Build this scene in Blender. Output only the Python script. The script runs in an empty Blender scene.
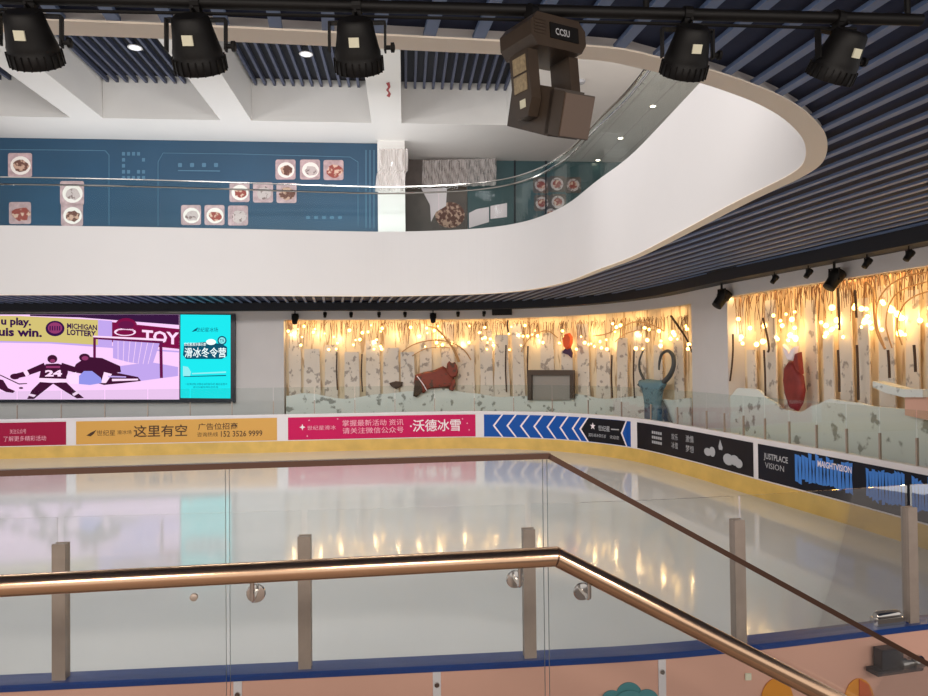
import bpy, math, random
from mathutils import Vector, Matrix
from mathutils.geometry import tessellate_polygon
random.seed(7)
C = bpy.context.scene.collection
sc = bpy.context.scene
W, H, F = 928, 696, 700.0
ZE = 2.6                                   # eye height above the ice

# ------------------------------------------------------------------ camera
PITCH, ROLL = math.radians(0.9), math.radians(0.6)
fwd = Vector((0, math.cos(PITCH), math.sin(PITCH)))
R0 = Vector((1, 0, 0)); U0 = R0.cross(fwd)
Rv = R0 * math.cos(ROLL) - U0 * math.sin(ROLL)
Uv = U0 * math.cos(ROLL) + R0 * math.sin(ROLL)
EYE = Vector((0, 0, ZE))
cam_d = bpy.data.cameras.new('camera'); cam = bpy.data.objects.new('camera', cam_d); C.objects.link(cam)
m = Matrix.Identity(4)
for i in range(3):
    m[i][0] = Rv[i]; m[i][1] = Uv[i]; m[i][2] = -fwd[i]; m[i][3] = EYE[i]
cam.matrix_world = m
cam_d.sensor_fit = 'HORIZONTAL'; cam_d.sensor_width = 36; cam_d.lens = 36 * F / W
cam_d.clip_start = 0.05; cam_d.clip_end = 200
sc.camera = cam

def ray(px, py):
    return fwd + Rv * ((px - W / 2) / F) + Uv * ((H / 2 - py) / F)
def at_z(px, py, z):
    d = ray(px, py); return EYE + d * ((z - ZE) / d.z)
def at_plane(px, py, p0, n):
    d = ray(px, py); return EYE + d * ((p0 - EYE).dot(n) / d.dot(n))
def at_y(px, py, Y):
    d = ray(px, py); return EYE + d * (Y / d.y)
def proj(p):
    v = Vector(p) - EYE; f = v.dot(fwd)
    if f < 0.01: return (1e6, 1e6)
    return (W / 2 + F * v.dot(Rv) / f, H / 2 - F * v.dot(Uv) / f)

# ------------------------------------------------------------------ materials
def lin(c):
    return tuple((x / 12.92 if x <= 0.04045 else ((x + 0.055) / 1.055) ** 2.4) for x in [v / 255 for v in c]) + (1,)
def mat(name, col, rough=0.5, metal=0.0, spec=0.5, noise=0.0, nscale=4.0, bump=0.0, bscale=40.0, emit=0.0, coat=0.0):
    mt = bpy.data.materials.new(name); mt.use_nodes = True
    nt = mt.node_tree; b = nt.nodes['Principled BSDF']
    c = lin(col)
    b.inputs['Base Color'].default_value = c
    b.inputs['Roughness'].default_value = rough
    b.inputs['Metallic'].default_value = metal
    b.inputs['Specular IOR Level'].default_value = spec
    b.inputs['Coat Weight'].default_value = coat
    b.inputs['Coat Roughness'].default_value = 0.08
    tc = None
    if noise or bump:
        tc = nt.nodes.new('ShaderNodeTexCoord')
    if noise:
        n = nt.nodes.new('ShaderNodeTexNoise'); n.inputs['Scale'].default_value = nscale; n.inputs['Detail'].default_value = 4
        r = nt.nodes.new('ShaderNodeValToRGB')
        r.color_ramp.elements[0].position = 0.3; r.color_ramp.elements[1].position = 0.7
        r.color_ramp.elements[0].color = tuple(x * (1 - noise) for x in c[:3]) + (1,)
        r.color_ramp.elements[1].color = tuple(min(1, x * (1 + noise)) for x in c[:3]) + (1,)
        nt.links.new(tc.outputs['Object'], n.inputs['Vector']); nt.links.new(n.outputs['Fac'], r.inputs['Fac'])
        nt.links.new(r.outputs['Color'], b.inputs['Base Color'])
    if bump:
        n2 = nt.nodes.new('ShaderNodeTexNoise'); n2.inputs['Scale'].default_value = bscale; n2.inputs['Detail'].default_value = 3
        bp = nt.nodes.new('ShaderNodeBump'); bp.inputs['Strength'].default_value = bump; bp.inputs['Distance'].default_value = 0.02
        nt.links.new(tc.outputs['Object'], n2.inputs['Vector']); nt.links.new(n2.outputs['Fac'], bp.inputs['Height'])
        nt.links.new(bp.outputs['Normal'], b.inputs['Normal'])
    if emit:
        b.inputs['Emission Color'].default_value = c; b.inputs['Emission Strength'].default_value = emit
        b.inputs['Base Color'].default_value = (0.02, 0.02, 0.02, 1)
    return mt
def glass_mat(name, tint, gloss, rough=0.02, facing=0.25):
    mt = bpy.data.materials.new(name); mt.use_nodes = True
    nt = mt.node_tree; nt.nodes.remove(nt.nodes['Principled BSDF'])
    out = nt.nodes['Material Output']
    tr = nt.nodes.new('ShaderNodeBsdfTransparent'); tr.inputs['Color'].default_value = lin(tint)
    gl = nt.nodes.new('ShaderNodeBsdfGlossy'); gl.inputs['Roughness'].default_value = rough
    lw = nt.nodes.new('ShaderNodeFresnel'); lw.inputs['IOR'].default_value = 1.45
    mm = nt.nodes.new('ShaderNodeMath'); mm.operation = 'MULTIPLY'; mm.inputs[1].default_value = gloss
    mx = nt.nodes.new('ShaderNodeMixShader')
    nt.links.new(lw.outputs['Fac'], mm.inputs[0]); nt.links.new(mm.outputs[0], mx.inputs['Fac'])
    nt.links.new(tr.outputs[0], mx.inputs[1]); nt.links.new(gl.outputs[0], mx.inputs[2])
    nt.links.new(mx.outputs[0], out.inputs['Surface'])
    return mt
def emis(name, col, s):
    mt = bpy.data.materials.new(name); mt.use_nodes = True
    nt = mt.node_tree; nt.nodes.remove(nt.nodes['Principled BSDF'])
    e = nt.nodes.new('ShaderNodeEmission'); e.inputs['Color'].default_value = lin(col); e.inputs['Strength'].default_value = s
    nt.links.new(e.outputs[0], nt.nodes['Material Output'].inputs['Surface'])
    return mt
def spotted(name, base, spot, scale, thr, stretch=(1, 1, 1), rough=0.7):
    mt = mat(name, base, rough); nt = mt.node_tree; b = nt.nodes['Principled BSDF']
    tc = nt.nodes.new('ShaderNodeTexCoord'); mp = nt.nodes.new('ShaderNodeMapping')
    mp.inputs['Scale'].default_value = stretch
    oi = nt.nodes.new('ShaderNodeObjectInfo')
    n = nt.nodes.new('ShaderNodeTexNoise'); n.noise_dimensions = '4D'; n.inputs['Scale'].default_value = scale; n.inputs['Detail'].default_value = 3
    mu = nt.nodes.new('ShaderNodeMath'); mu.operation = 'MULTIPLY'; mu.inputs[1].default_value = 37.0
    r = nt.nodes.new('ShaderNodeValToRGB')
    r.color_ramp.elements[0].position = thr; r.color_ramp.elements[1].position = thr + 0.06
    r.color_ramp.elements[0].color = lin(base); r.color_ramp.elements[1].color = lin(spot)
    nt.links.new(tc.outputs['Object'], mp.inputs['Vector']); nt.links.new(mp.outputs[0], n.inputs['Vector'])
    nt.links.new(oi.outputs['Random'], mu.inputs[0]); nt.links.new(mu.outputs[0], n.inputs['W'])
    nt.links.new(n.outputs['Fac'], r.inputs['Fac']); nt.links.new(r.outputs['Color'], b.inputs['Base Color'])
    return mt

M = {}
M['ice'] = mat('ice', (222, 223, 221), 0.085, noise=0.03, nscale=0.8, bump=0.012, bscale=2.5, spec=0.42)
M['floor'] = mat('rubber_floor', (120, 112, 108), 0.8, noise=0.1, nscale=3)
M['platform'] = mat('platform_floor', (168, 150, 138), 0.7, noise=0.08, nscale=3)
M['white'] = mat('white_paint', (226, 223, 219), 0.55, noise=0.015, nscale=1.0)
M['parapet'] = mat('parapet_paint', (207, 202, 200), 0.6, noise=0.01, nscale=0.8)
M['wallgrey'] = mat('grey_white_wall', (206, 200, 198), 0.7, noise=0.03, nscale=1.0)
M['cream'] = mat('cream_lip', (242, 228, 212), 0.6)
M['slat'] = mat('blue_grey_slat', (104, 124, 162), 0.5, noise=0.06, nscale=2)
M['plenum'] = mat('dark_plenum', (26, 38, 70), 0.8)
M['pelmet'] = mat('pelmet_black', (22, 24, 34), 0.7)
M['board'] = mat('board_white', (226, 220, 222), 0.35, noise=0.03, nscale=2)
M['yellow'] = mat('kick_yellow', (214, 176, 92), 0.45, noise=0.12, nscale=2.2)
M['pink'] = mat('board_pink', (222, 172, 152), 0.5, noise=0.04, nscale=1.5)
M['blue'] = mat('cap_blue', (32, 66, 132), 0.3, noise=0.08, nscale=3)
M['steel'] = mat('brushed_steel', (172, 156, 144), 0.42, metal=0.35, noise=0.05, nscale=20)
M['chrome'] = mat('chrome', (200, 195, 190), 0.12, metal=1.0)
M['brass'] = mat('polished_brass', (230, 190, 156), 0.2, metal=1.0)
M['bronze'] = mat('bronze_cap', (98, 72, 60), 0.32, metal=0.8)
M['glass'] = glass_mat('clear_glass', (252, 253, 253), 0.5)
M['shield'] = glass_mat('shield_glass', (245, 248, 247), 0.08)
M['upglass'] = glass_mat('balustrade_glass', (247, 251, 250), 0.14)
M['film'] = mat('plastic_film', (238, 230, 226), 0.22, spec=0.8, coat=0.8)
M['film'].node_tree.nodes['Principled BSDF'].inputs['Alpha'].default_value = 0.42
M['glass_edge'] = mat('glass_edge', (92, 108, 106), 0.3)
M['black'] = mat('black_metal', (13, 10, 9), 0.55, spec=0.3, noise=0.15, nscale=12)
M['lens'] = mat('dark_lens', (16, 15, 18), 0.08, spec=0.8)
M['mover'] = mat('mover_brown', (66, 54, 44), 0.38, noise=0.1, nscale=10)
M['mover_light'] = mat('mover_light', (104, 86, 74), 0.45)
M['tanplate'] = mat('tan_plate', (156, 138, 108), 0.5, noise=0.3, nscale=60)
M['mover_light'] = mat('mover_light', (104, 86, 74), 0.45)
M['tanplate'] = mat('tan_plate', (156, 138, 108), 0.5, noise=0.3, nscale=60)
M['copper'] = mat('copper_trim', (214, 160, 110), 0.25, metal=0.9)
M['sticker'] = mat('cream_sticker', (226, 222, 196), 0.6)
M['teal'] = mat('hoarding_teal', (28, 68, 96), 0.45, noise=0.10, nscale=0.5)
M['tealline'] = mat('hoarding_line', (76, 116, 142), 0.6)
M['darkteal'] = mat('dark_teal', (58, 84, 88), 0.3, noise=0.15, nscale=0.8)
M['brown'] = mat('shopfront_brown', (92, 80, 74), 0.5, noise=0.25, nscale=2.5)
M['photo'] = mat('photo_print', (184, 156, 158), 0.5, noise=0.25, nscale=6)
M['plate'] = mat('plate_print', (236, 228, 222), 0.5)
M['dish_red'] = spotted('dish_red', (150, 70, 62), (214, 180, 160), 9, 0.52)
M['dish_brown'] = spotted('dish_brown', (104, 66, 56), (196, 160, 140), 8, 0.5)
M['dish_pale'] = spotted('dish_pale', (196, 180, 178), (130, 110, 108), 9, 0.55)
M['ban_red'] = mat('banner_crimson', (160, 20, 62), 0.5, spec=0.2)
M['ban_mag'] = mat('banner_magenta', (200, 20, 88), 0.5, spec=0.2)
M['ban_yel'] = mat('banner_ochre', (214, 160, 74), 0.45)
M['ban_blue'] = mat('banner_blue', (18, 80, 164), 0.5, spec=0.2)
M['ban_blk'] = mat('banner_black', (24, 24, 30), 0.4, spec=0.15)
M['ban_navy'] = mat('banner_navy', (20, 24, 36), 0.4, spec=0.15)
M['ink_dark'] = mat('ink_dark', (70, 42, 16), 0.6)
M['ink_white'] = mat('ink_white', (240, 226, 230), 0.6)
M['ink_pink'] = mat('ink_pink', (236, 170, 186), 0.6)
M['ink_blue'] = mat('ink_blue', (60, 128, 214), 0.6)
M['ink_grey'] = mat('ink_grey', (176, 176, 180), 0.6)
M['birch'] = spotted('birch_board', (216, 204, 190), (160, 148, 138), 6.5, 0.57, (1, 1, 0.8))
M['snow'] = spotted('snow_board', (220, 222, 216), (150, 150, 142), 4.0, 0.58, (1, 1, 1))
M['backdrop'] = spotted('forest_backdrop', (232, 212, 180), (190, 160, 124), 3.0, 0.56, (2.2, 2.2, 0.35))
M['twig'] = mat('twig_brown', (110, 74, 46), 0.8)
M['twig_dark'] = mat('twig_dark', (70, 50, 38), 0.8)
M['vine'] = mat('vine_tan', (184, 140, 92), 0.7)
M['fox'] = spotted('fox_fur', (128, 56, 40), (88, 56, 42), 6, 0.55)
M['foxd'] = mat('fox_dark', (74, 58, 46), 0.8)
M['redfig'] = mat('red_figure', (128, 38, 32), 0.6, noise=0.2, nscale=5)
M['orange'] = mat('bird_orange', (236, 92, 40), 0.6)
M['purple'] = mat('bird_purple', (70, 40, 70), 0.6)
M['ibex'] = spotted('ibex_blue', (96, 128, 140), (60, 84, 96), 5, 0.55)
M['horn'] = mat('horn_grey', (70, 72, 72), 0.6)
M['greyfill'] = mat('grey_inset', (150, 142, 134), 0.7)
M['framewood'] = mat('frame_wood', (74, 58, 46), 0.6)
M['bulb'] = emis('warm_bulb', (255, 200, 112), 9.0)
M['downlight'] = emis('downlight_on', (255, 238, 208), 14.0)
M['dimlight'] = emis('downlight_dim', (236, 240, 255), 1.6)
M['cloudteal'] = mat('mural_teal', (72, 134, 140), 0.6)
M['mural_or'] = mat('mural_orange', (226, 146, 34), 0.6)
M['mural_red'] = mat('mural_red', (206, 96, 44), 0.6)
M['reddecal'] = mat('red_decal', (160, 50, 50), 0.6)
# screen picture (all light-giving)
E = lambda n, c, s=1.0: emis('screen_' + n, c, s)
M['s_ice'] = E('ice', (240, 198, 240), 1.15); M['s_ice2'] = E('ice_violet', (196, 168, 240), 1.0)
M['s_yel'] = E('yellow', (214, 196, 120)); M['s_ink'] = E('ink', (58, 22, 74)); M['s_red'] = E('red', (126, 20, 70))
M['s_crowd'] = E('crowd', (58, 26, 66)); M['s_jersey'] = E('jersey', (66, 22, 52)); M['s_white'] = E('white', (250, 214, 244), 1.1)
M['s_blue'] = E('blue', (150, 150, 236)); M['s_pipe'] = E('pipe', (104, 24, 74)); M['s_cyan'] = E('cyan', (30, 226, 232), 1.1)
M['s_navy'] = E('navy', (18, 84, 110)); M['s_wht'] = E('purewhite', (240, 255, 255), 1.1); M['s_pale'] = E('pale', (150, 240, 244)); M['s_skin'] = E('face', (150, 60, 110))
M['bezel'] = mat('screen_bezel', (14, 18, 34), 0.4)

# ------------------------------------------------------------------ mesh builder
class MB:
    def __init__(s): s.v = []; s.f = []
    def add(s, vs, fs):
        b = len(s.v); s.v += [Vector(p) for p in vs]; s.f += [tuple(i + b for i in f) for f in fs]; return s
    def box(s, lo, hi):
        x0, y0, z0 = lo; x1, y1, z1 = hi
        return s.hexa([(x0, y0, z0), (x1, y0, z0), (x1, y1, z0), (x0, y1, z0), (x0, y0, z1), (x1, y0, z1), (x1, y1, z1), (x0, y1, z1)])
    def hexa(s, p):
        return s.add(p, [(3, 2, 1, 0), (4, 5, 6, 7), (0, 1, 5, 4), (1, 2, 6, 5), (2, 3, 7, 6), (3, 0, 4, 7)])
    def obox(s, c, ax, ay, az):                       # centre and three half-axes
        c, ax, ay, az = map(Vector, (c, ax, ay, az))
        return s.hexa([c - ax - ay - az, c + ax - ay - az, c + ax + ay - az, c - ax + ay - az,
                       c - ax - ay + az, c + ax - ay + az, c + ax + ay + az, c - ax + ay + az])
    def tube(s, pts, r, n=10, caps=True, flat=None):
        pts = [Vector(p) for p in pts]; rs = r if isinstance(r, (list, tuple)) else [r] * len(pts)
        rings = []; ref = None
        for i, p in enumerate(pts):
            t0 = (p - pts[i - 1]).normalized() if i else (pts[1] - p).normalized()
            t1 = (pts[i + 1] - p).normalized() if i < len(pts) - 1 else t0
            t = (t0 + t1).normalized()
            if t.length < 0.5: t = t0
            if ref is None:
                ref = Vector((0, 0, 1)) if abs(t.z) < 0.9 else Vector((0, 1, 0))
            a = (ref - t * ref.dot(t)).normalized(); b = t.cross(a); ref = a
            k = 1 / max(0.5, t.dot(t1))
            rings.append([p + (a * math.cos(q) * k + b * math.sin(q)) * rs[i] for q in [2 * math.pi * j / n for j in range(n)]])
        b0 = len(s.v)
        for rg in rings: s.v += rg
        for i in range(len(rings) - 1):
            for j in range(n):
                k = (j + 1) % n
                s.f.append((b0 + i * n + j, b0 + i * n + k, b0 + (i + 1) * n + k, b0 + (i + 1) * n + j))
        if caps:
            s.f.append(tuple(b0 + j for j in range(n - 1, -1, -1))); e = b0 + (len(rings) - 1) * n
            s.f.append(tuple(e + j for j in range(n)))
        return s
    def lathe(s, prof, n=24, c=(0, 0, 0), axis=(0, 0, 1)):
        ax = Vector(axis).normalized(); a = ax.orthogonal().normalized(); b = ax.cross(a); c = Vector(c)
        b0 = len(s.v)
        for (r, h) in prof:
            s.v += [c + ax * h + (a * math.cos(q) + b * math.sin(q)) * max(r, 1e-4) for q in [2 * math.pi * j / n for j in range(n)]]
        for i in range(len(prof) - 1):
            for j in range(n):
                k = (j + 1) % n
                s.f.append((b0 + i * n + j, b0 + i * n + k, b0 + (i + 1) * n + k, b0 + (i + 1) * n + j))
        s.f.append(tuple(b0 + j for j in range(n - 1, -1, -1))); e = b0 + (len(prof) - 1) * n
        s.f.append(tuple(e + j for j in range(n)))
        return s
    def prism(s, poly, d):                            # 3-D polygon extruded by vector d
        n = len(poly); d = Vector(d); p = [Vector(q) for q in poly]; b = len(s.v)
        s.v += p + [q + d for q in p]
        tri = tessellate_polygon([p])
        for t in tri: s.f.append(tuple(b + i for i in t)); s.f.append(tuple(b + n + i for i in reversed(t)))
        for i in range(n): s.f.append((b + i, b + (i + 1) % n, b + n + (i + 1) % n, b + n + i))
        return s
    def relief(s, poly, d, inset=0.18, bulge=0.6):    # a silhouette with a rounded body: rim, flank ring, crown
        p = [Vector(q) for q in poly]; n = len(p); d = Vector(d); c = sum(p, Vector()) / n
        lv = [(0, 0.0), (0, 0.35), (inset * 0.5, 0.75), (inset, 0.95), (inset * 2.2, 1.0)]
        b = len(s.v)
        for k, h in lv: s.v += [q.lerp(c, k) + d * h for q in p]
        for i in range(len(lv) - 1):
            for j in range(n):
                k = (j + 1) % n
                s.f.append((b + i * n + j, b + i * n + k, b + (i + 1) * n + k, b + (i + 1) * n + j))
        e = b + (len(lv) - 1) * n
        for t in tessellate_polygon([s.v[e:e + n]]): s.f.append(tuple(e + i for i in t))
        for t in tessellate_polygon([p]): s.f.append(tuple(b + i for i in t))
        return s
    def ball(s, c, r, n=8, m=6, sc=(1, 1, 1)):
        c = Vector(c); prof = [(math.sin(math.pi * i / m), -math.cos(math.pi * i / m)) for i in range(m + 1)]
        b0 = len(s.v)
        for (q, h) in prof:
            s.v += [c + Vector((q * math.cos(t) * sc[0], q * math.sin(t) * sc[1], h * sc[2])) * r for t in [2 * math.pi * j / n for j in range(n)]]
        for i in range(m):
            for j in range(n):
                k = (j + 1) % n
                s.f.append((b0 + i * n + j, b0 + i * n + k, b0 + (i + 1) * n + k, b0 + (i + 1) * n + j))
        return s

OFF = {}                                              # world position of every parent
def build(name, mb, m, parent=None, base=None, smooth=False):
    """one mesh object; vertices are given in world space and stored relative to the parent's (or its own) base"""
    me = bpy.data.meshes.new(name)
    o = bpy.data.objects.new(name, me)
    org = OFF[parent.name] if parent is not None else Vector(base) if base is not None else Vector((0, 0, 0))
    if parent is None and base is None and mb.v:
        lo = [min(v[i] for v in mb.v) for i in range(3)]; hi = [max(v[i] for v in mb.v) for i in range(3)]
        org = Vector(((lo[0] + hi[0]) / 2, (lo[1] + hi[1]) / 2, lo[2]))
    me.from_pydata([v - org for v in mb.v], [], mb.f); me.update()
    if isinstance(m, str): m = M[m]
    me.materials.append(m)
    if smooth:
        me.polygons.foreach_set('use_smooth', [True] * len(me.polygons))
        try: me.set_sharp_from_angle(angle=math.radians(40))
        except Exception: pass
    C.objects.link(o)
    if parent is not None: o.parent = parent
    else: o.location = org
    OFF[o.name] = org
    return o
def empty(name, loc, label, cat, group=None):
    o = bpy.data.objects.new(name, None); C.objects.link(o); o.location = Vector(loc); o.empty_display_size = 0.2
    OFF[o.name] = Vector(loc); return tag(o, label, cat, group)
def tag(o, label, cat, group=None, kind=None):
    o['label'] = label; o['category'] = cat
    if group: o['group'] = group
    if kind: o['kind'] = kind
    return o
def struct(o, label=None, cat=None):
    o['kind'] = 'structure'
    if label: o['label'] = label
    if cat: o['category'] = cat
    return o
def dup(root, loc, rotz, label, group=None):
    r = root.copy(); C.objects.link(r); r.location = loc; r.rotation_euler = (0, 0, rotz); r['label'] = label
    if group: r['group'] = group
    for ch in list(root.children):
        c = ch.copy(); C.objects.link(c); c.parent = r
        for g in list(ch.children):
            d = g.copy(); C.objects.link(d); d.parent = c
    return r
NTH = ['first', 'second', 'third', 'fourth', 'fifth', 'sixth', 'seventh', 'eighth', 'ninth', 'tenth', 'eleventh', 'twelfth', 'thirteenth',
       'fourteenth', 'fifteenth', 'sixteenth', 'seventeenth', 'eighteenth', 'nineteenth', 'twentieth', 'twenty-first', 'twenty-second', 'twenty-third', 'twenty-fourth']

def text_mesh(s, size, bold=0.0, align='LEFT'):
    cu = bpy.data.curves.new('t', 'FONT'); cu.body = s; cu.size = size; cu.offset = bold * size; cu.resolution_u = 2
    ob = bpy.data.objects.new('t', cu); C.objects.link(ob)
    dg = bpy.context.evaluated_depsgraph_get(); dg.update()
    me = bpy.data.meshes.new_from_object(ob.evaluated_get(dg))
    v = [(p.co.x, p.co.y) for p in me.vertices]; f = [tuple(p.vertices) for p in me.polygons]
    bpy.data.objects.remove(ob); bpy.data.curves.remove(cu); bpy.data.meshes.remove(me)
    if not v: return [], []
    x0 = min(p[0] for p in v); y0 = min(p[1] for p in v); x1 = max(p[0] for p in v); y1 = max(p[1] for p in v)
    w = max(1e-6, x1 - x0); h = max(1e-6, y1 - y0)
    return [((p[0] - x0) / w, (p[1] - y0) / h) for p in v], f      # unit box

# ------------------------------------------------------------------ curves in plan
def catmull(pts, closed=False, n=16):
    P = [Vector(p) for p in pts]; out = []; N = len(P)
    for i in range(N if closed else N - 1):
        g = lambda k: P[k % N] if closed else P[max(0, min(N - 1, k))]
        p0, p1, p2, p3 = g(i - 1), g(i), g(i + 1), g(i + 2)
        for j in range(n):
            t = j / n
            out.append(0.5 * ((2 * p1) + (p2 - p0) * t + (2 * p0 - 5 * p1 + 4 * p2 - p3) * t * t + (3 * p1 - p0 - 3 * p2 + p3) * t ** 3))
    if not closed: out.append(P[-1].copy())
    return out
class Path:
    def __init__(s, pts, step=0.1):
        acc = [0.0]
        for a, b in zip(pts, pts[1:]): acc.append(acc[-1] + (b - a).length)
        s.L = acc[-1]; n = int(s.L / step); s.p = []; k = 0
        for i in range(n + 1):
            q = s.L * i / n
            while k < len(acc) - 2 and acc[k + 1] < q: k += 1
            t = (q - acc[k]) / max(1e-9, acc[k + 1] - acc[k]); s.p.append(pts[k].lerp(pts[k + 1], min(1, t)))
        s.n = []
        for i in range(len(s.p)):
            d = (s.p[min(i + 4, len(s.p) - 1)] - s.p[max(0, i - 4)]).normalized(); s.n.append(Vector((-d.y, d.x)))
        s.step = s.L / n
    def at(s, q, o=0.0, z=0.0):
        f = max(0, min(len(s.p) - 1.001, q / s.step)); i = int(f); t = f - i
        p = s.p[i].lerp(s.p[i + 1], t); nn = s.n[i].lerp(s.n[i + 1], t).normalized()
        return Vector((p.x + nn.x * o, p.y + nn.y * o, z))
    def nrm(s, q):
        a = s.at(q, 0); b = s.at(q, 1); return (b - a)
    def find(s, px, o=0.0, z=1.0, lo=0, hi=1e9):
        of = o if callable(o) else (lambda q: o)
        best = None; q = lo; prev = None; hi = min(hi, s.L)
        while q <= hi:
            x = proj(s.at(q, of(q), z))[0]
            if prev is not None and (prev - px) * (x - px) <= 0 and abs(x - prev) < 200:
                return q - 0.05 + 0.05 * ((px - prev) / (x - prev) if x != prev else 0)
            prev = x; q += 0.05
        return None
def sweep(mb, path, q0, q1, prof, ds=0.15, of=None):
    """closed (o,z) profile swept along path between q0 and q1"""
    n = max(1, int(math.ceil((q1 - q0) / ds))); k = len(prof); b = len(mb.v)
    for i in range(n + 1):
        q = q0 + (q1 - q0) * i / n; oo = of(q) if of else 0
        mb.v += [path.at(q, o + oo, z) for (o, z) in prof]
    for i in range(n):
        for j in range(k):
            j2 = (j + 1) % k
            mb.f.append((b + i * k + j, b + (i + 1) * k + j, b + (i + 1) * k + j2, b + i * k + j2))
    mb.f.append(tuple(b + j for j in range(k))); mb.f.append(tuple(b + n * k + j for j in range(k - 1, -1, -1)))
    return mb
def rect(o0, o1, z0, z1): return [(o0, z0), (o1, z0), (o1, z1), (o0, z1)]

rink = Path(catmull([(-17, 18.75), (-12.7, 19.2), (-8.5, 19.65), (-4.7, 20.0), (-1.4, 20.35), (0.6, 20.35), (2.6, 19.55), (4.1, 17.8), (4.85, 15.5),
                     (5.4, 12.9), (5.85, 10.9), (6.16, 9.3), (6.42, 8.0), (6.42, 6.9), (6.0, 5.85), (5.1, 5.05), (3.8, 4.4), (2.5, 4.07), (1.19, 3.77), (0.055, 3.64),
                     (-2.23, 3.45), (-6, 3.13), (-11, 2.72), (-17, 2.2)]))
QR = min(range(len(rink.p)), key=lambda i: (rink.p[i] - Vector((6.42, 6.9))).length) * rink.step   # where far boards end and near boards begin
q480 = rink.find(480, 0, 1, 0, QR); q720 = rink.find(720, 0, 1, 0, QR)
def wo(q):                                            # gap between boards and the wall behind them
    t = max(0, min(1, (q - q480) / (q720 - q480))); t = t * t * (3 - 2 * t)
    return 1.6 * (1 - t) + 0.55 * t

# ------------------------------------------------------------------ floor, ice, platform
struct(build('floor', MB().box((-20, -6, -0.12), (12, 26, -0.03)), 'floor', base=(0, 0, -0.12)))
poly = [Vector((p.x, p.y, 0)) for p in rink.p[::3]]
mb = MB(); mb.prism(poly, (0, 0, -0.03))
struct(build('floor_ice', mb, 'ice', base=(0, 10, 0)), 'smooth white ice sheet inside the rink boards', 'ice')
GA = math.atan2(0.253, 1.76)
T = Vector((math.cos(GA), math.sin(GA), 0)); N = Vector((-math.sin(GA), math.cos(GA), 0))
ZP = 1.0
H0 = at_z(0, 586, ZP + 0.9); H1 = at_z(556, 556.5, ZP + 0.9)
T = (H1 - H0); T.z = 0; T.normalize(); N = Vector((-T.y, T.x, 0))
def on_rail(px, py, off=0.0): return at_plane(px, py, H1 + N * off, N)
pl = MB()
a = H1 + T * 0.0; a.z = 0
def pq(t, n, z): v = H1 + T * t + N * n; v.z = z; return v
pl.hexa([pq(-6, -5.5, -.03), pq(0.05, -5.5, -.03), pq(0.05, 0.3, -.03), pq(-6, 0.3, -.03), pq(-6, -5.5, ZP), pq(0.05, -5.5, ZP), pq(0.05, 0.3, ZP), pq(-6, 0.3, ZP)])
struct(build('floor_platform', pl, 'platform'), 'raised viewing platform beside the rink', 'platform')
st = MB()
for k in range(1, 6):
    t0 = 0.052 + 0.3 * (k - 1); z = ZP - 0.167 * k
    st.hexa([pq(t0, -1.6, -.03), pq(t0 + .3, -1.6, -.03), pq(t0 + .3, .3, -.03), pq(t0, .3, -.03), pq(t0, -1.6, z), pq(t0 + .3, -1.6, z), pq(t0 + .3, .3, z), pq(t0, .3, z)])
struct(build('floor_steps', st, 'platform'), 'flight of steps going down from the viewing platform', 'steps')

# ------------------------------------------------------------------ far rink boards
HB = 1.08
QF = QR - 0.02
far = empty('rink_board', rink.at(q480, 0, 0), 'white dasher boards with yellow kick strip curving round the far side of the ice', 'rink boards')
build('panel', sweep(MB(), rink, 0, QF, rect(0.0, 0.08, 0, HB - 0.04)), 'board', far)
build('kick_plate', sweep(MB(), rink, 0, QF, rect(-0.02, 0.0, 0, 0.32)), 'yellow', far)
build('cap_rail', sweep(MB(), rink, 0, QF, [(-0.015, HB - 0.06), (0.11, HB - 0.06), (0.11, HB), (-0.015, HB)]), 'board', far)
qp = rink.find(17, 0.04, 1.4, 0, QR); qs = []
q = qp - 1.15 * 3
q690 = rink.find(690, 0.04, 1.4, 0, QR)
while q < QR - 0.3: qs.append(q); q += 1.15 if q < q690 else 0.66
for a, b in zip(qs, qs[1:]):
    build('glass_pane', sweep(MB(), rink, a + 0.015, b - 0.015, rect(0.04, 0.052, HB, HB + 0.76), 0.3), 'shield', far)
for a in qs:
    p = rink.at(a, 0.046, 0); n = rink.nrm(a); t = Vector((n.y, -n.x, 0))
    mb = MB().obox((p.x, p.y, HB + 0.19), t * 0.012, n * 0.018, (0, 0, 0.19)); build('pane_post', mb, 'steel', far)

# ------------------------------------------------------------------ near rink boards (pink outside)
near = empty('rink_board', rink.at(rink.find(529, 0, 1, QR, rink.L), 0, 0), 'pink outer face of rink boards under a blue cap with short steel glass posts', 'rink boards')
QE = rink.find(0, 0, 1.0, QR, rink.L) + 3.5
build('panel', sweep(MB(), rink, QR, QE, rect(0.0, 0.105, 0, HB - 0.03)), 'pink', near)
build('kick_plate', sweep(MB(), rink, QR, QE, rect(-0.02, 0.0, 0, 0.32)), 'yellow', near)
build('cap_rail', sweep(MB(), rink, QR, QE, [(-0.005, HB - 0.03), (0.125, HB - 0.03), (0.13, HB - 0.005), (0.122, HB + 0.001), (0.0, HB), (-0.005, HB - 0.006)]), 'blue', near)
pqs = [rink.find(px, 0.07, 1.4, QR, rink.L) for px in (61, 305, 529, 738, 910)]
step = 1.16
allq = sorted(pqs + [pqs[4] - step * k for k in (1, 2, 3)] + [pqs[0] + step * k for k in (1, 2)])
for a, b in zip(allq, allq[1:]):
    build('glass_pane', sweep(MB(), rink, a + 0.016, b - 0.016, rect(0.064, 0.076, HB, HB + 0.775), 0.1), 'glass', near)
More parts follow.
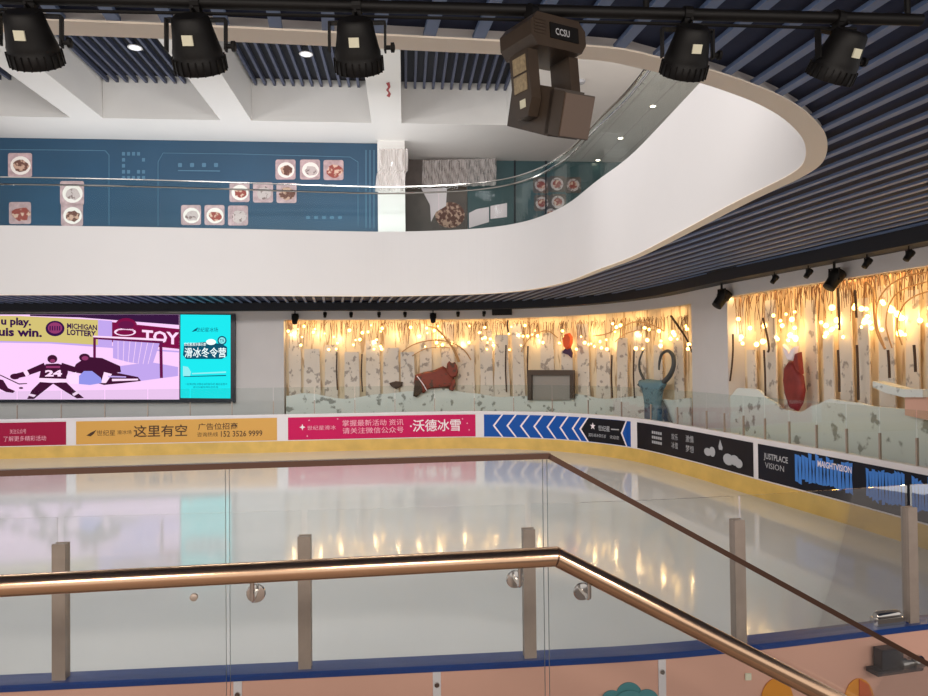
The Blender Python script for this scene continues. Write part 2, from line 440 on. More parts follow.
for a in allq:
    p = rink.at(a, 0.07, 0); n = rink.nrm(a); t = Vector((n.y, -n.x, 0))
    mb = MB()
    for sgn in (-1, 1):
        mb.obox((p.x + n.x * 0.02 * sgn, p.y + n.y * 0.02 * sgn, HB + 0.325), t * 0.031, n * 0.006, (0, 0, 0.325))
    mb.obox((p.x, p.y, HB + 0.325), t * 0.03, n * 0.0145, (0, 0, 0.322))
    build('glass_post', mb, 'steel', near)
for px in (238, 437, 662):                           # joints between board units
    a = rink.find(px, 0.105, 0.9, QR, rink.L)
    build('joint_strip', sweep(MB(), rink, a - 0.02, a + 0.02, rect(0.105, 0.111, 0.02, HB - 0.03)), 'board', near)
    p = rink.at(a, 0.112, HB - 0.10); n = rink.nrm(a)
    build('joint_screw', MB().lathe([(0.014, 0), (0.012, 0.006)], 10, p, n), 'chrome', near)
def near_poly(pts, out=0.109):
    res = []
    for (px, py) in pts:
        q = rink.find(px, out, 0.9, QR, rink.L); p = rink.at(q, out, 0); n = rink.nrm(q)
        w = at_plane(px, py, p, Vector((n.x, n.y, 0))); res.append(w)
    return res
def mural(name, pts, m, out=0.109):
    P = near_poly(pts, out); q = rink.find(pts[0][0], out, 0.9, QR, rink.L)
    return build(name, MB().prism(P, rink.nrm(q) * 0.004), m, near)
def disc_px(cx, cy, rx, ry, n=22, a0=0, a1=2 * math.pi):
    return [(cx + rx * math.cos(a0 + (a1 - a0) * i / n), cy + ry * math.sin(a0 + (a1 - a0) * i / n)) for i in range(n)]
for k, (cx, cy, r) in enumerate([(629, 695, 13), (612, 701, 11), (647, 701, 12), (630, 708, 18)]):
    mural('cloud_print', disc_px(cx, cy, r, r), 'cloudteal', 0.107 + 0.0042 * k)
mural('pumpkin_print', disc_px(777, 700, 16, 22), 'mural_or')
mural('pumpkin_print', disc_px(859, 702, 15, 24), 'mural_or')
mural('pumpkin_print', [(859, 679), (868, 684), (874, 702), (872, 722), (859, 726)], 'mural_red', 0.115)
mural('sticker', [(745, 673), (751, 673), (751, 680), (745, 680)], 'sticker')
# gate latch and hinge on the near boards
q = rink.find(880, 0.15, 0.85, QR, rink.L); n = rink.nrm(q); t = Vector((n.y, -n.x, 0))
p = at_plane(884, 655, rink.at(q, 0.125, 0), n)
lat = build('gate_latch', MB().obox(p + n * 0.03, t * 0.07, n * 0.03, (0, 0, 0.055)).obox(p + n * 0.04 + t * -0.03 + Vector((0, 0, -0.06)), t * 0.15, n * 0.04, (0, 0, 0.012)), 'bezel', near)
mb = MB().lathe([(0.012, -0.09), (0.034, -0.085), (0.034, -0.03), (0.02, -0.025), (0.02, 0.02), (0.034, 0.025), (0.034, 0.06), (0.012, 0.065)], 14, p + n * 0.06 + t * -0.1 + Vector((0, 0, -0.03)), t)
build('latch_bolt', mb, 'chrome', lat, smooth=True)
p = at_plane(887, 617, rink.at(q, 0.06, 0), n)
mb = MB().obox((p.x, p.y, HB + 0.02), t * 0.09, n * 0.03, (0, 0, 0.02)).lathe([(0.02, -0.08), (0.026, -0.06), (0.026, 0.06), (0.02, 0.08)], 12, (p.x, p.y, HB + 0.05), t)
build('gate_hinge', mb, 'chrome', near, smooth=True)

# ------------------------------------------------------------------ advertising banners on the far boards
def banner(name, px0, px1, m, label, z0=0.345, z1=0.985):
    q0 = rink.find(px0, -0.01, 0.66, 0, QR); q1 = rink.find(px1, -0.01, 0.66, 0, QR) if px1 < 930 else QR - 0.4
    e = empty(name, rink.at((q0 + q1) / 2, -0.004, z0), label, 'advertising banner', 'advertising banners on the far boards')
    build('panel', sweep(MB(), rink, q0, q1, rect(-0.008, -0.002, z0, z1)), m, e)
    return e, q0, q1, z0, z1
def letter(b, s, u0, u1, v0, v1, m, bold=0.0, name='lettering', lay=1):
    """text filling the fraction box (u0..u1, v0..v1) of a banner"""
    e, q0, q1, z0, z1 = b; vs, fs = text_mesh(s, 1.0, bold)
    mb = MB(); mb.add([rink.at(q0 + (q1 - q0) * (u0 + (u1 - u0) * u), -0.008 - 0.003 * lay, z0 + (z1 - z0) * (v0 + (v1 - v0) * v)) for u, v in vs], fs)
    return build(name, mb, m, e)
def patch(b, pts, m, name='logo', lay=1):
    e, q0, q1, z0, z1 = b
    us = [p[0] for p in pts]; P = [rink.at(q0 + (q1 - q0) * u, -0.008 - 0.003 * lay, z0 + (z1 - z0) * v) for u, v in pts]
    return build(name, MB().prism(P, rink.nrm(q0 + (q1 - q0) * sum(us) / len(us)) * 0.002), m, e)
def star(cu, cv, ru, rv, k=5):
    return [(cu + ru * (1 if i % 2 == 0 else 0.42) * math.sin(math.pi * i / k), cv + rv * (1 if i % 2 == 0 else 0.42) * math.cos(math.pi * i / k)) for i in range(2 * k)]

b = banner('advertising_banner', -60, 66, 'ban_red', 'dark crimson banner with pale lettering, beside the ochre banner on the far boards')
letter(b, '关注公众号', 0.55, 0.68, 0.52, 0.72, 'ink_pink'); letter(b, '了解更多精彩活动', 0.5, 0.84, 0.2, 0.42, 'ink_pink')
b = banner('advertising_banner', 76, 277, 'ban_yel', 'ochre banner with large dark Chinese characters below the video wall')
letter(b, '世纪星', 0.10, 0.19, 0.36, 0.6, 'ink_dark'); letter(b, '滑冰场', 0.20, 0.27, 0.4, 0.58, 'ink_dark')
patch(b, [(0.05, 0.38), (0.07, 0.5), (0.10, 0.62), (0.085, 0.44), (0.07, 0.34)], 'ink_dark')
letter(b, '这里有空', 0.28, 0.545, 0.26, 0.78, 'ink_dark', 0.012)
letter(b, '广告位招商', 0.60, 0.80, 0.52, 0.82, 'ink_dark', 0.008)
letter(b, '咨询热线', 0.595, 0.70, 0.22, 0.42, 'ink_dark'); letter(b, '152 3526 9999', 0.715, 0.925, 0.2, 0.46, 'ink_dark', 0.01)
b = banner('advertising_banner', 288, 475.5, 'ban_mag', 'bright magenta banner with white Chinese lettering below the forest display')
letter(b, '世纪星滑冰', 0.10, 0.25, 0.42, 0.62, 'ink_pink'); patch(b, star(0.075, 0.56, 0.016, 0.14, 4), 'ink_white')
letter(b, '掌握最新活动 资讯', 0.285, 0.61, 0.56, 0.84, 'ink_pink', 0.004); letter(b, '请关注微信公众号', 0.285, 0.61, 0.22, 0.5, 'ink_pink', 0.004)
letter(b, '·沃德冰雪', 0.645, 0.92, 0.25, 0.8, 'ink_white', 0.012)
for u, v in ((0.93, 0.8), (0.955, 0.6), (0.965, 0.3), (0.26, 0.9), (0.11, 0.86), (0.1, 0.16)): patch(b, star(u, v, 0.006, 0.05, 4), 'ink_pink', 'star_print')
b = banner('advertising_banner', 484, 630.5, 'ban_blue', 'blue banner with white chevron arrows where the far boards start to curve')
for k in range(7):
    u = 0.055 + 0.085 * k
    patch(b, [(u, 0.5), (u + 0.055, 1.0), (u + 0.066, 1.0), (u + 0.013, 0.5), (u + 0.066, 0), (u + 0.055, 0)], 'ink_white', 'chevron_print')
bf = MB(); e_, qq0, qq1, zz0, zz1 = b
for k in range(25):
    u = 0.63 + (0.975 - 0.63) * k / 24; hv = min(0.49, 0.02 + (u - 0.63) / 0.055 * 0.49)
    for v_ in (0.5 - hv, 0.5 + hv): bf.v.append(rink.at(qq0 + (qq1 - qq0) * u, -0.0105, zz0 + (zz1 - zz0) * v_))
    if k: bf.f.append((2 * k - 2, 2 * k, 2 * k + 1, 2 * k - 1))
build('black_field', bf, 'ban_blk', e_)
patch(b, [(0.937, 0.5), (0.976, 0.995), (0.976, 0.005)], 'ban_blue', 'blue_field', 3)
patch(b, [(0.618, 0.5), (0.674, 1.0), (0.685, 1.0), (0.632, 0.5), (0.685, 0), (0.674, 0)], 'ink_white', 'chevron_print', 2)
patch(b, [(0.925, 0.5), (0.965, 1.0), (0.975, 1.0), (0.938, 0.5), (0.975, 0), (0.965, 0)], 'ink_white', 'chevron_print', 4)
patch(b, star(0.715, 0.66, 0.02, 0.16), 'ink_white', 'logo', 2)
letter(b, '世纪星', 0.755, 0.84, 0.5, 0.72, 'ink_grey', 0.01, lay=2); patch(b, [(0.85, 0.58), (0.91, 0.6), (0.91, 0.64), (0.85, 0.63)], 'ink_grey', 'logo', 2)
letter(b, '国际滑冰俱乐部', 0.685, 0.81, 0.22, 0.36, 'ink_grey', 0.0, lay=2); letter(b, '欢迎您', 0.84, 0.91, 0.22, 0.36, 'ink_grey', 0.0, lay=2)
b = banner('advertising_banner', 637, 753, 'ban_blk', 'black banner with small pale lettering and a pale lamp drawing, beside the blue chevron banner')
for v in (0.66, 0.48, 0.3): 
    for k in range(5): patch(b, [(0.14 + 0.02 * k, v), (0.155 + 0.02 * k, v), (0.155 + 0.02 * k, v + 0.1), (0.14 + 0.02 * k, v + 0.1)], 'ink_grey', 'small_print')
letter(b, '欢乐', 0.33, 0.39, 0.58, 0.8, 'ink_grey'); letter(b, '冰雪', 0.33, 0.39, 0.28, 0.5, 'ink_grey')
letter(b, '激情', 0.46, 0.53, 0.6, 0.84, 'ink_grey'); letter(b, '梦想', 0.46, 0.53, 0.26, 0.5, 'ink_grey')
patch(b, [(0.755, 0.9), (0.775, 0.66), (0.77, 0.58), (0.745, 0.58), (0.742, 0.68)], 'ink_grey', 'lamp_print')
for k, (u, v, ru, rv) in enumerate(((0.65, 0.42, 0.03, 0.13), (0.69, 0.46, 0.025, 0.16), (0.82, 0.34, 0.04, 0.18), (0.87, 0.36, 0.035, 0.16), (0.9, 0.3, 0.03, 0.14))):
    patch(b, disc_px(u, v, ru, rv, 12), 'ink_grey', 'flower_print', 1 + k)
b = banner('advertising_banner', 758, 999, 'ban_navy', 'navy-black banner with rough bright blue lettering where the boards come nearest')
qa, qb = b[1], b[2]
def ufrac(px): return (rink.find(px, -0.01, 0.66, 0, QR) - qa) / (qb - qa)
letter(b, 'JUSTPLACE', ufrac(764), ufrac(788), 0.56, 0.78, 'ink_grey', 0.02); letter(b, 'VISION', ufrac(765), ufrac(784), 0.36, 0.52, 'ink_grey', 0.0)
u0, u1, u2, u3 = ufrac(795), ufrac(853), ufrac(866), ufrac(905)
rr = random.Random(3)
def rough_block(ua, ub, va, vb, n):
    for k in range(n):
        x0 = ua + (ub - ua) * k / n; x1 = ua + (ub - ua) * (k + 0.97) / n; lo = va + rr.random() * 0.14; hi = vb - rr.random() * 0.16
        pts = [(x0, lo), (x1, lo + rr.uniform(-.06, .06)), (x1 - (x1 - x0) * rr.random() * .3, (lo + hi) / 2), (x1, hi), (x0, hi + rr.uniform(-.06, .06)), (x0 + (x1 - x0) * rr.random() * .3, (lo + hi) / 2)]
        patch(b, pts, 'ink_blue', 'brush_letter')
rough_block(u0, u1, 0.16, 0.98, 16); rough_block(u2, u3, 0.14, 0.95, 12); rough_block(ufrac(912), ufrac(960), 0.14, 0.95, 14)
letter(b, 'MAIGHTVISION', ufrac(818), ufrac(852), 0.70, 0.86, 'ink_white', 0.02, lay=2)

# ------------------------------------------------------------------ slatted ceiling with the oval opening
ZS = 4.35
op = [at_z(px, py, ZS) for px, py in [(0, 295), (120, 295), (240, 295.5), (330, 296), (400, 296), (480, 294), (530, 290), (570, 282), (605, 269), (640, 256), (690, 231), (740, 205), (775, 188), (800, 176),
      (818, 164), (824.5, 150), (823, 135), (814, 122), (800, 109), (780, 97), (760, 88), (715, 72), (650, 56), (600, 47), (400, 36), (200, 26), (0, 18)]]
op = [Vector((p.x, p.y)) for p in op]
a, z_ = op[-2], op[-1]; dl = (z_ - a).normalized(); op += [z_ + dl * 3, z_ + dl * 6, z_ + dl * 9, z_ + dl * 12]
a, z_ = op[1], op[0]; dl = (z_ - a).normalized(); op = [z_ + dl * 3.2] + op
outline = catmull(op, True, 8)
DA = math.radians(10.5); D = Vector((-math.sin(DA), math.cos(DA))); V = Vector((math.cos(DA), math.sin(DA)))
room = [rink.at(q, wo(q) - 0.02, 0).xy for q in [QR * i / 120 for i in range(121)]]
room = [Vector(p) for p in room] + [Vector((8.2, 5.5)), Vector((8.6, -4.5)), Vector((-17, -4.5))]
def crossings(poly, v):
    out = []
    for p, q in zip(poly, poly[1:] + poly[:1]):
        a, b = p.dot(V) - v, q.dot(V) - v
        if (a < 0) != (b < 0):
            t = a / (a - b); out.append(p.lerp(q, t).dot(D))
    return out
sl = MB(); v = -20.0
while v < 14:
    us = sorted(crossings(room, v) + crossings(outline, v))
    for u0, u1 in zip(us[::2], us[1::2]):
        if u1 - u0 < 0.02: continue
        c = D * ((u0 + u1) / 2) + V * v
        sl.obox((c.x, c.y, ZS + 0.0125), (V.x * 0.033, V.y * 0.033, 0), (D.x * (u1 - u0) / 2, D.y * (u1 - u0) / 2, 0), (0, 0, 0.0125))
    v += 0.27
struct(build('ceiling', sl, 'slat', base=(0, 0, ZS)), 'blue-grey slatted ceiling round the oval opening', 'ceiling')
def holed(outer, hole, z):
    o = [Vector((p.x, p.y, z)) for p in outer]; h = [Vector((p.x, p.y, z)) for p in hole]
    return MB().add(o + h, [tuple(t) for t in tessellate_polygon([o, h])])
struct(build('ceiling_plenum', holed(room, outline, ZS + 0.055), 'plenum', base=(0, 0, ZS)), 'black void above the slatted ceiling', 'ceiling')
# balcony parapet: a white ring on the opening's edge
ring = Path([p for p in outline] + [outline[0]], 0.12)
sg = -1 if ring.at(ring.L * 0.2, 1).y > ring.at(ring.L * 0.2, 0).y else 1       # +1: positive offset is towards the void
qn = ring.L
def rsweep(prof, q0=0, q1=None, ds=0.12): return sweep(MB(), ring, q0, q1 or ring.L, [(o * sg, z) for o, z in prof], ds)
ZT = 6.1
struct(build('wall_balcony', rsweep(rect(0.0, 0.14, ZS, ZT)), 'parapet', base=(0, 0, ZS)), 'white curved balcony parapet of the upper floor', 'parapet')
struct(build('trim_1', rsweep(rect(-0.02, 0.142, ZS - 0.012, ZS - 0.001)), 'cream', base=(0, 0, ZS)), 'cream lip under the balcony parapet', 'trim')
up_outer = [Vector((-19, -2)), Vector((11, -2)), Vector((11, 27)), Vector((-19, 27))]
struct(build('floor_upper', holed(up_outer, outline, 5.9), 'platform', base=(0, 0, 5.9)))

# upper glass balustrade
qa = min(range(len(ring.p)), key=lambda i: abs(proj((ring.p[i].x, ring.p[i].y, ZT))[0] + 40) + (0 if ring.p[i].y > 12 else 1e5)) * ring.step
qb_ = min(range(len(ring.p)), key=lambda i: (ring.p[i] - Vector((3.2, 8.0))).length) * ring.step
q0, q1 = min(qa, qb_), max(qa, qb_)
bal = empty('glass_balustrade', ring.at((q0 + q1) / 2, 0.07 * sg, ZT), 'glass balustrade with slim rail on top of the white balcony parapet', 'balustrade')
n_ = int((q1 - q0) / 1.75)
for k in range(n_):
    a, b2 = q0 + (q1 - q0) * k / n_, q0 + (q1 - q0) * (k + 1) / n_
    build('glass_pane', rsweep(rect(0.06, 0.072, ZT - 0.02, 7.33), a + 0.012, b2 - 0.012), 'upglass', bal)
build('top_rail', rsweep(rect(0.045, 0.087, 7.33, 7.355), q0, q1), 'chrome', bal)
pts = [ring.at(q0 + (q1 - q0) * i / 120, 0.13 * sg, 7.15) for i in range(121)]
hr = build('handrail', MB().tube(pts, 0.022, 8), 'chrome', bal, smooth=True)
for k in range(n_ + 1):
    a = q0 + (q1 - q0) * k / n_
    for da in (-0.12, 0.12):
        p = ring.at(a + da, 0.066 * sg, 7.15); p2 = ring.at(a + da, 0.13 * sg, 7.15)
        if q0 < a + da < q1: build('rail_stud', MB().tube([p, p2], 0.012, 6), 'chrome', hr)

# ------------------------------------------------------------------ wall behind the boards, pelmet
q284 = rink.find(284, wo, 2.6, 0, QR); q692 = rink.find(692, wo, 2.6, 0, QR); q728 = rink.find(728, wo, 2.6, 0, QR)
QW = QR - 0.1
def wsweep(prof, a, b, ds=0.15): return sweep(MB(), rink, a, b, prof, ds, wo)
ALC = 0.42                                            # alcove depth
mb = wsweep(rect(0.0, ALC + 0.2, -0.03, ZS + 0.28), 0, q284)
mb2 = wsweep(rect(0.0, ALC + 0.2, -0.03, ZS + 0.28), q692, q728); mb.add(mb2.v, mb2.f)
for a, b2 in ((q284, q692), (q728, QW)):
    x = wsweep(rect(0.0, 0.08, 3.86, ZS + 0.28), a, b2); mb.add(x.v, x.f)
    x = wsweep(rect(ALC, ALC + 0.2, -0.03, ZS + 0.28), a, b2); mb.add(x.v, x.f)
struct(build('wall_back', mb, 'wallgrey', base=(0, 20, 0)), 'pale wall behind the rink boards with two deep alcoves', 'wall')
struct(build('trim_2', wsweep(rect(-0.42, -0.02, ZS - 0.22, ZS + 0.02), 0, QW), 'pelmet', base=(0, 20, 4)), 'black lighting pelmet along the top of the wall', 'pelmet')
for a, b2, nm in ((q284, q692, 'wall_alcove'), (q728, QW, 'wall_alcove')):
    struct(build(nm, wsweep(rect(ALC - 0.02, ALC, 0.0, 3.9), a, b2), 'backdrop', base=(0, 20, 0)), 'pale forest backdrop inside the alcove', 'backdrop')

# ------------------------------------------------------------------ things in wall space
def W3(px, py, dep=0.0):
    """point of the wall (dep in front of its face, negative goes into the alcove) seen at a pixel"""
    f = lambda q: wo(q) - dep
    q = rink.find(px, f, 2.6, 0, QR)
    if q is None: q = QR - 0.3
    p = rink.at(q, f(q), 0); n = rink.nrm(q)
    return at_plane(px, py, p, Vector((n.x, n.y, 0))), n, q
def wpoly(pts, dep): return [W3(x, y, dep)[0] for x, y in pts]

# birch trunks
ct = {'long': 0, 'near': 0}
def trunk(px, w, ytop, ybot, dep, alc, lean=0.0):
    (p, n, q) = W3(px, 380, dep); t = Vector((n.y, -n.x, 0))
    zt = at_plane(px, ytop, p, n).z; zb = 0.02
    zt = min(zt, 3.84 if alc else zt)
    wm = w * (p - EYE).dot(fwd) / F / 2
    c = Vector((p.x, p.y, 0)); prof = []
    N_ = 7
    L, Rr = [], []
    r2 = random.Random(int(px * 7))
    for i in range(N_ + 1):
        z = zb + (zt - zb) * i / N_; k = 1 - 0.12 * i / N_ + r2.uniform(-.05, .05)
        off = t * (lean * (z - 1.5))
        L.append(c + off - t * wm * k + Vector((0, 0, z))); Rr.append(c + off + t * wm * k + Vector((0, 0, z)))
    mb = MB().prism(L + Rr[::-1], n * 0.03)
    ct[alc] += 1
    where = 'grey wall in the long alcove' if alc == 'long' else 'white pillar in the alcove of the red figure'
    o = build('birch_trunk', mb, 'birch')
    tag(o, 'spotted birch trunk, %s from the %s' % (NTH[ct[alc] - 1], where), 'tree decoration', 'birch trunks in the %s alcove' % alc)
R1 = random.Random(11)
for px, w, yt, dp in [(295, 13, 322, -.30), (312, 17, 349, -.2), (331, 14, 345, -.26), (352, 16, 352, -.18), (373, 15, 340, -.25), (391, 17, 348, -.16), (408, 16, 352, -.12), (426, 13, 324, -.30),
                      (448, 14, 322, -.3), (466, 18, 345, -.26), (487, 14, 330, -.2), (502, 16, 335, -.14), (519, 13, 324, -.24), (547, 16, 333, -.3), (567, 13, 350, -.18), (584, 14, 324, -.22),
                      (603, 17, 348, -.28), (622, 14, 338, -.2), (640, 16, 326, -.3), (658, 13, 345, -.26), (679, 15, 330, -.26)]:
    trunk(px, w, yt, 430, dp, 'long', R1.uniform(-.02, .02))
for px, w, yt, dp in [(752, 15, 350, -.26), (771, 18, 300, -.2), (788, 14, 345, -.3), (812, 17, 300, -.26), (829, 15, 335, -.2), (847, 19, 290, -.27), (864, 16, 298, -.18), (887, 22, 285, -.25), (912, 18, 290, -.3), (934, 18, 290, -.2), (958, 20, 285, -.27), (984, 19, 300, -.2), (1010, 22, 285, -.26)]:
    trunk(px, w, yt, 460, dp, 'near', R1.uniform(-.02, .02))

def bank(pts, dep, label):
    mb = MB(); rows = []
    for (x0, y0), (x1, y1) in zip(pts, pts[1:]):
        for k in range(4):
            t = k / 4; tt = t * t * (3 - 2 * t); rows.append((x0 + (x1 - x0) * t, y0 + (y1 - y0) * tt))
    rows.append(pts[-1]); b = 0
    for x, y in rows:
        p, n, q = W3(x, y, dep); base = Vector((p.x, p.y, 0.0)); nb = n * 0.05
        mb.v += [base, p, p + nb, base + nb]
    for i in range(len(rows) - 1):
        for j in range(4):
            j2 = (j + 1) % 4; mb.f.append((i * 4 + j, (i + 1) * 4 + j, (i + 1) * 4 + j2, i * 4 + j2))
    mb.f.append((0, 1, 2, 3)); e = 4 * (len(rows) - 1); mb.f.append((e + 3, e + 2, e + 1, e))
    tag(build('snow_bank', mb, 'snow'), label, 'snow decoration')
bank([(286, 396), (305, 393), (345, 399), (380, 394), (415, 391), (440, 388), (470, 393), (500, 397), (526, 396), (545, 391), (575, 394), (605, 399), (640, 396), (672, 400), (690, 398)], -0.06, 'pale snow-drift board along the foot of the long birch alcove')
bank([(729, 397), (738, 388), (756, 389), (770, 400), (786, 410), (800, 412), (815, 405), (830, 399), (850, 402), (880, 407), (905, 409), (935, 402), (970, 408), (1005, 404), (1035, 412)], -0.04, 'spotted pale snow-drift board below the red animal figure')

def wtube(pts, r, dep, name, m, label, cat='branch decoration', group=None, parent=None, n=8):
    P = [W3(x, y, dep)[0] for x, y in [(p.x, p.y) for p in catmull([Vector(p) for p in pts], False, 6)]]
    rr_ = r if not isinstance(r, tuple) else [r[0] + (r[1] - r[0]) * i / (len(P) - 1) for i in range(len(P))]
    o = build(name, MB().tube(P, rr_, n), m, parent, smooth=True)
    if parent is None: tag(o, label, cat, group)
    return o
G = 'bent branches in the birch alcoves'
wtube([(402, 352), (415, 344), (435, 340), (452, 343), (464, 350), (471, 360)], 0.018, -.04, 'bent_branch', 'vine', 'tan bent branch arching over the fox figure', group=G)
wtube([(412, 356), (425, 349), (440, 347), (450, 348)], 0.014, -.06, 'bent_branch', 'vine', 'short thin branch arching just above the back of the fox figure', group=G)
wtube([(428, 326), (438, 330), (447, 340), (454, 350), (459, 362)], (0.02, 0.045), -.03, 'bent_branch', 'vine', 'thick pale vine hanging down beside the head of the fox figure', group=G)
wtube([(521, 352), (528, 340), (538, 333), (548, 331), (558, 338)], 0.016, -.05, 'bent_branch', 'vine', 'tan branch arching above the dark framed recess', group=G)
wtube([(593, 336), (606, 334), (620, 328), (635, 322), (652, 325), (664, 331)], 0.016, -.05, 'bent_branch', 'vine', 'long thin branch sweeping up between bird and blue goat', group=G)
wtube([(615, 342), (625, 334), (640, 330), (655, 330)], 0.013, -.06, 'bent_branch', 'vine', 'lower thin branch running under the long sweeping branch', group=G)
wtube([(671, 316), (678, 326), (686, 338), (692, 352)], (0.03, 0.02), -.05, 'bent_branch', 'twig_dark', 'dark leaning branch beside the white pillar', group=G)
wtube([(884, 345), (877, 325), (878, 302), (890, 285), (908, 276), (928, 272)], 0.011, 0.0, 'bent_branch', 'vine', 'outer ring of bent branch in the alcove of the red figure', group=G)
wtube([(892, 348), (886, 325), (890, 303), (902, 290), (926, 282)], 0.011, 0.0, 'bent_branch', 'vine', 'middle ring of bent branch in the alcove of the red figure', group=G)
wtube([(902, 345), (897, 325), (903, 306), (915, 296), (930, 291)], 0.011, 0.0, 'bent_branch', 'vine', 'inner ring of bent branch in the alcove of the red figure', group=G)
wtube([(866, 282), (873, 290), (874, 312), (877, 332), (885, 349)], 0.018, -.02, 'bent_branch', 'vine', 'hanging vine crossing the outer ring of bent branch', group=G)
wtube([(733, 334), (733, 350), (732, 365), (730, 381)], 0.02, -.02, 'bent_branch', 'twig_dark', 'single upright twig next to the white pillar', group=G)
wtube([(763, 318), (767, 335), (769, 348), (768, 352)], 0.022, -.05, 'bent_branch', 'twig_dark', 'crooked twig above the second trunk of the alcove of the red figure', group=G)
for k, (x, y0, y1) in enumerate([(764, 350, 396), (838, 350, 392), (857, 345, 400), (838, 288, 330), (855, 290, 318), (888, 350, 378), (914, 345, 372)]):
    wtube([(x, y0), (x + 1, (y0 + y1) / 2), (x + 1.5, y1)], 0.02, 0.0, 'dark_twig', 'twig_dark', 'dark upright twig, %s of those in the alcove of the red figure' % NTH[k], group='dark twigs between trunks')
for k, (x, y0, y1) in enumerate([(337, 352, 390), (362, 354, 392), (506, 345, 392), (508, 320, 332), (528, 346, 395), (634, 350, 398), (612, 355, 398)]):
    wtube([(x, y0), (x - 0.5, (y0 + y1) / 2), (x + 0.5, y1)], 0.022, -0.03, 'dark_twig', 'twig_dark', 'dark upright twig, %s of those in the long alcove' % NTH[k], group='dark twigs between trunks')
# hanging twig fringes (uncountable)
for alc, (x0, x1, yf, yl, cnt) in {'long': (287, 689, lambda x: 321 - max(0, (x - 560)) * 0.045, 16, 330), 'near': (732, 1020, lambda x: 298 - (x - 732) * 0.17, 26, 270)}.items():
    mb = MB(); r3 = random.Random(5)
    for k in range(cnt):
        x = r3.uniform(x0, x1); y = yf(x) + r3.uniform(-1, 3); ln = r3.uniform(0.25, 1.0) ** 1.5 * yl * 1.7; dp = r3.uniform(-.36, -.09)
        p, n, q = W3(x, y, dp); p.z = min(p.z, 3.86); p2 = W3(x + r3.uniform(-3, 3), y + ln, dp)[0]
        mb.tube([p, p.lerp(p2, .5) + Vector((r3.uniform(-.03, .03), 0, 0)), p2], [0.008, 0.007, 0.004], 4)
    o = build('hanging_twigs', mb, 'twig')
    tag(o, 'fringe of thin twigs hanging from the top of the %s' % ('long birch alcove' if alc == 'long' else 'birch alcove of the red figure'), 'twigs', None, 'stuff')
# fairy lights
for alc, (x0, x1, ya, yb, cnt) in {'long': (287, 690, lambda x: 325 - max(0, x - 560) * .03, lambda x: 350, 95), 'near': (731, 1005, lambda x: 318 - (x - 731) * .11, lambda x: 347 - (x - 731) * .06, 78)}.items():
    r4 = random.Random(21); xs = sorted(r4.uniform(x0, x1) for _ in range(cnt)); P = []
    for x in xs:
        P.append((x, r4.uniform(ya(x), yb(x)), r4.uniform(-.22, -.04)))
    pp = [W3(*p)[0] for p in P]
    e = empty('fairy_light_string', pp[0], 'string of warm glowing bulbs across the %s' % ('long birch alcove' if alc == 'long' else 'birch alcove of the red figure'), 'fairy lights')
    dw = MB()
    for p in pp: dw.tube([p, Vector((p.x, p.y, 3.86))], 0.003, 3)
    build('drop_wire', dw, 'vine', e)['kind'] = 'stuff'
    for p in pp:
        build('bulb', MB().ball(p, r4.uniform(0.025, 0.055), 8, 6), 'bulb', e, smooth=True)

# fox
e_p = W3(435, 392, 0.0)[0]
fox = empty('fox_figure', e_p, 'rust-red fox figure climbing among birch trunks in the long alcove', 'animal figure')
def fig(name, pts, m, parent, dep, th, inset=.16):
    p, n, q = W3(*pts[0], dep); return build(name, MB().relief(wpoly(pts, dep), n * -th, inset), m, parent, smooth=True)
fig('body', [(416, 392), (414, 382), (415, 375), (424, 372), (434, 370), (443, 366), (449, 370), (454, 378), (455, 385), (448, 387), (438, 388), (428, 389), (424, 393)], 'fox', fox, 0.0, 0.16)
fig('head', [(446, 372), (447, 364), (449, 361), (452, 363), (455, 362), (457, 366), (458, 372), (456, 377), (451, 378)], 'fox', fox, 0.03, 0.16)
fig('hind_leg', [(415, 380), (420, 378), (424, 384), (423, 391), (417, 397), (413, 396)], 'foxd', fox, 0.06, 0.1)
fig('front_leg', [(450, 380), (455, 379), (456, 385), (453, 391), (449, 390)], 'fox', fox, 0.06, 0.08)
fig('tail', [(389, 383), (396, 381), (403, 382), (402, 386), (396, 389), (391, 386)], 'foxd', fox, -0.04, 0.08)
wtube([(417, 376), (423, 384), (427, 391)], 0.015, 0.2, 'white_branch', 'ink_white', '', parent=fox)
# bird
bird = empty('bird_figure', W3(568, 358, 0.0)[0], 'small orange-red bird figure with a dark tail above the framed recess', 'animal figure')
fig('body', [(565, 347), (564, 340), (566, 334), (570, 333), (573, 337), (573, 343), (571, 348), (568, 350)], 'orange', bird, 0.02, 0.18)
fig('tail', [(566, 348), (571, 348), (573, 353), (572, 358), (569, 355), (563, 353), (563, 351)], 'purple', bird, 0.02, 0.08)
fig('beak', [(564.5, 337), (562.5, 339), (564.8, 340)], 'purple', bird, 0.06, 0.05)
# blue goat
goat = empty('goat_figure', W3(655, 420, 0.0)[0], 'blue-grey goat figure with tall curled horns in the long alcove near the white pillar', 'animal figure')
fig('head', [(641, 380), (650, 379), (658, 380), (665, 380), (667, 384), (663, 392), (662, 402), (665, 412), (662, 424), (654, 428), (648, 424), (648, 404), (646, 392)], 'ibex', goat, 0.0, 0.2)
fig('beard', [(663, 400), (667, 408), (671, 420), (674, 424), (668, 424), (663, 415)], 'horn', goat, 0.0, 0.08)
wtube([(664, 382), (670, 375), (673.5, 366), (673, 356), (668, 351), (662, 354), (659.5, 362), (659, 370)], (0.07, 0.025), 0.06, 'horn', 'horn', '', parent=goat)
wtube([(645, 381), (640, 371), (639.5, 361), (642, 353), (644.5, 349)], (0.04, 0.015), 0.06, 'horn', 'horn', '', parent=goat)
fig('ear', [(641, 381), (638, 385), (642, 388)], 'horn', goat, 0.03, 0.06)
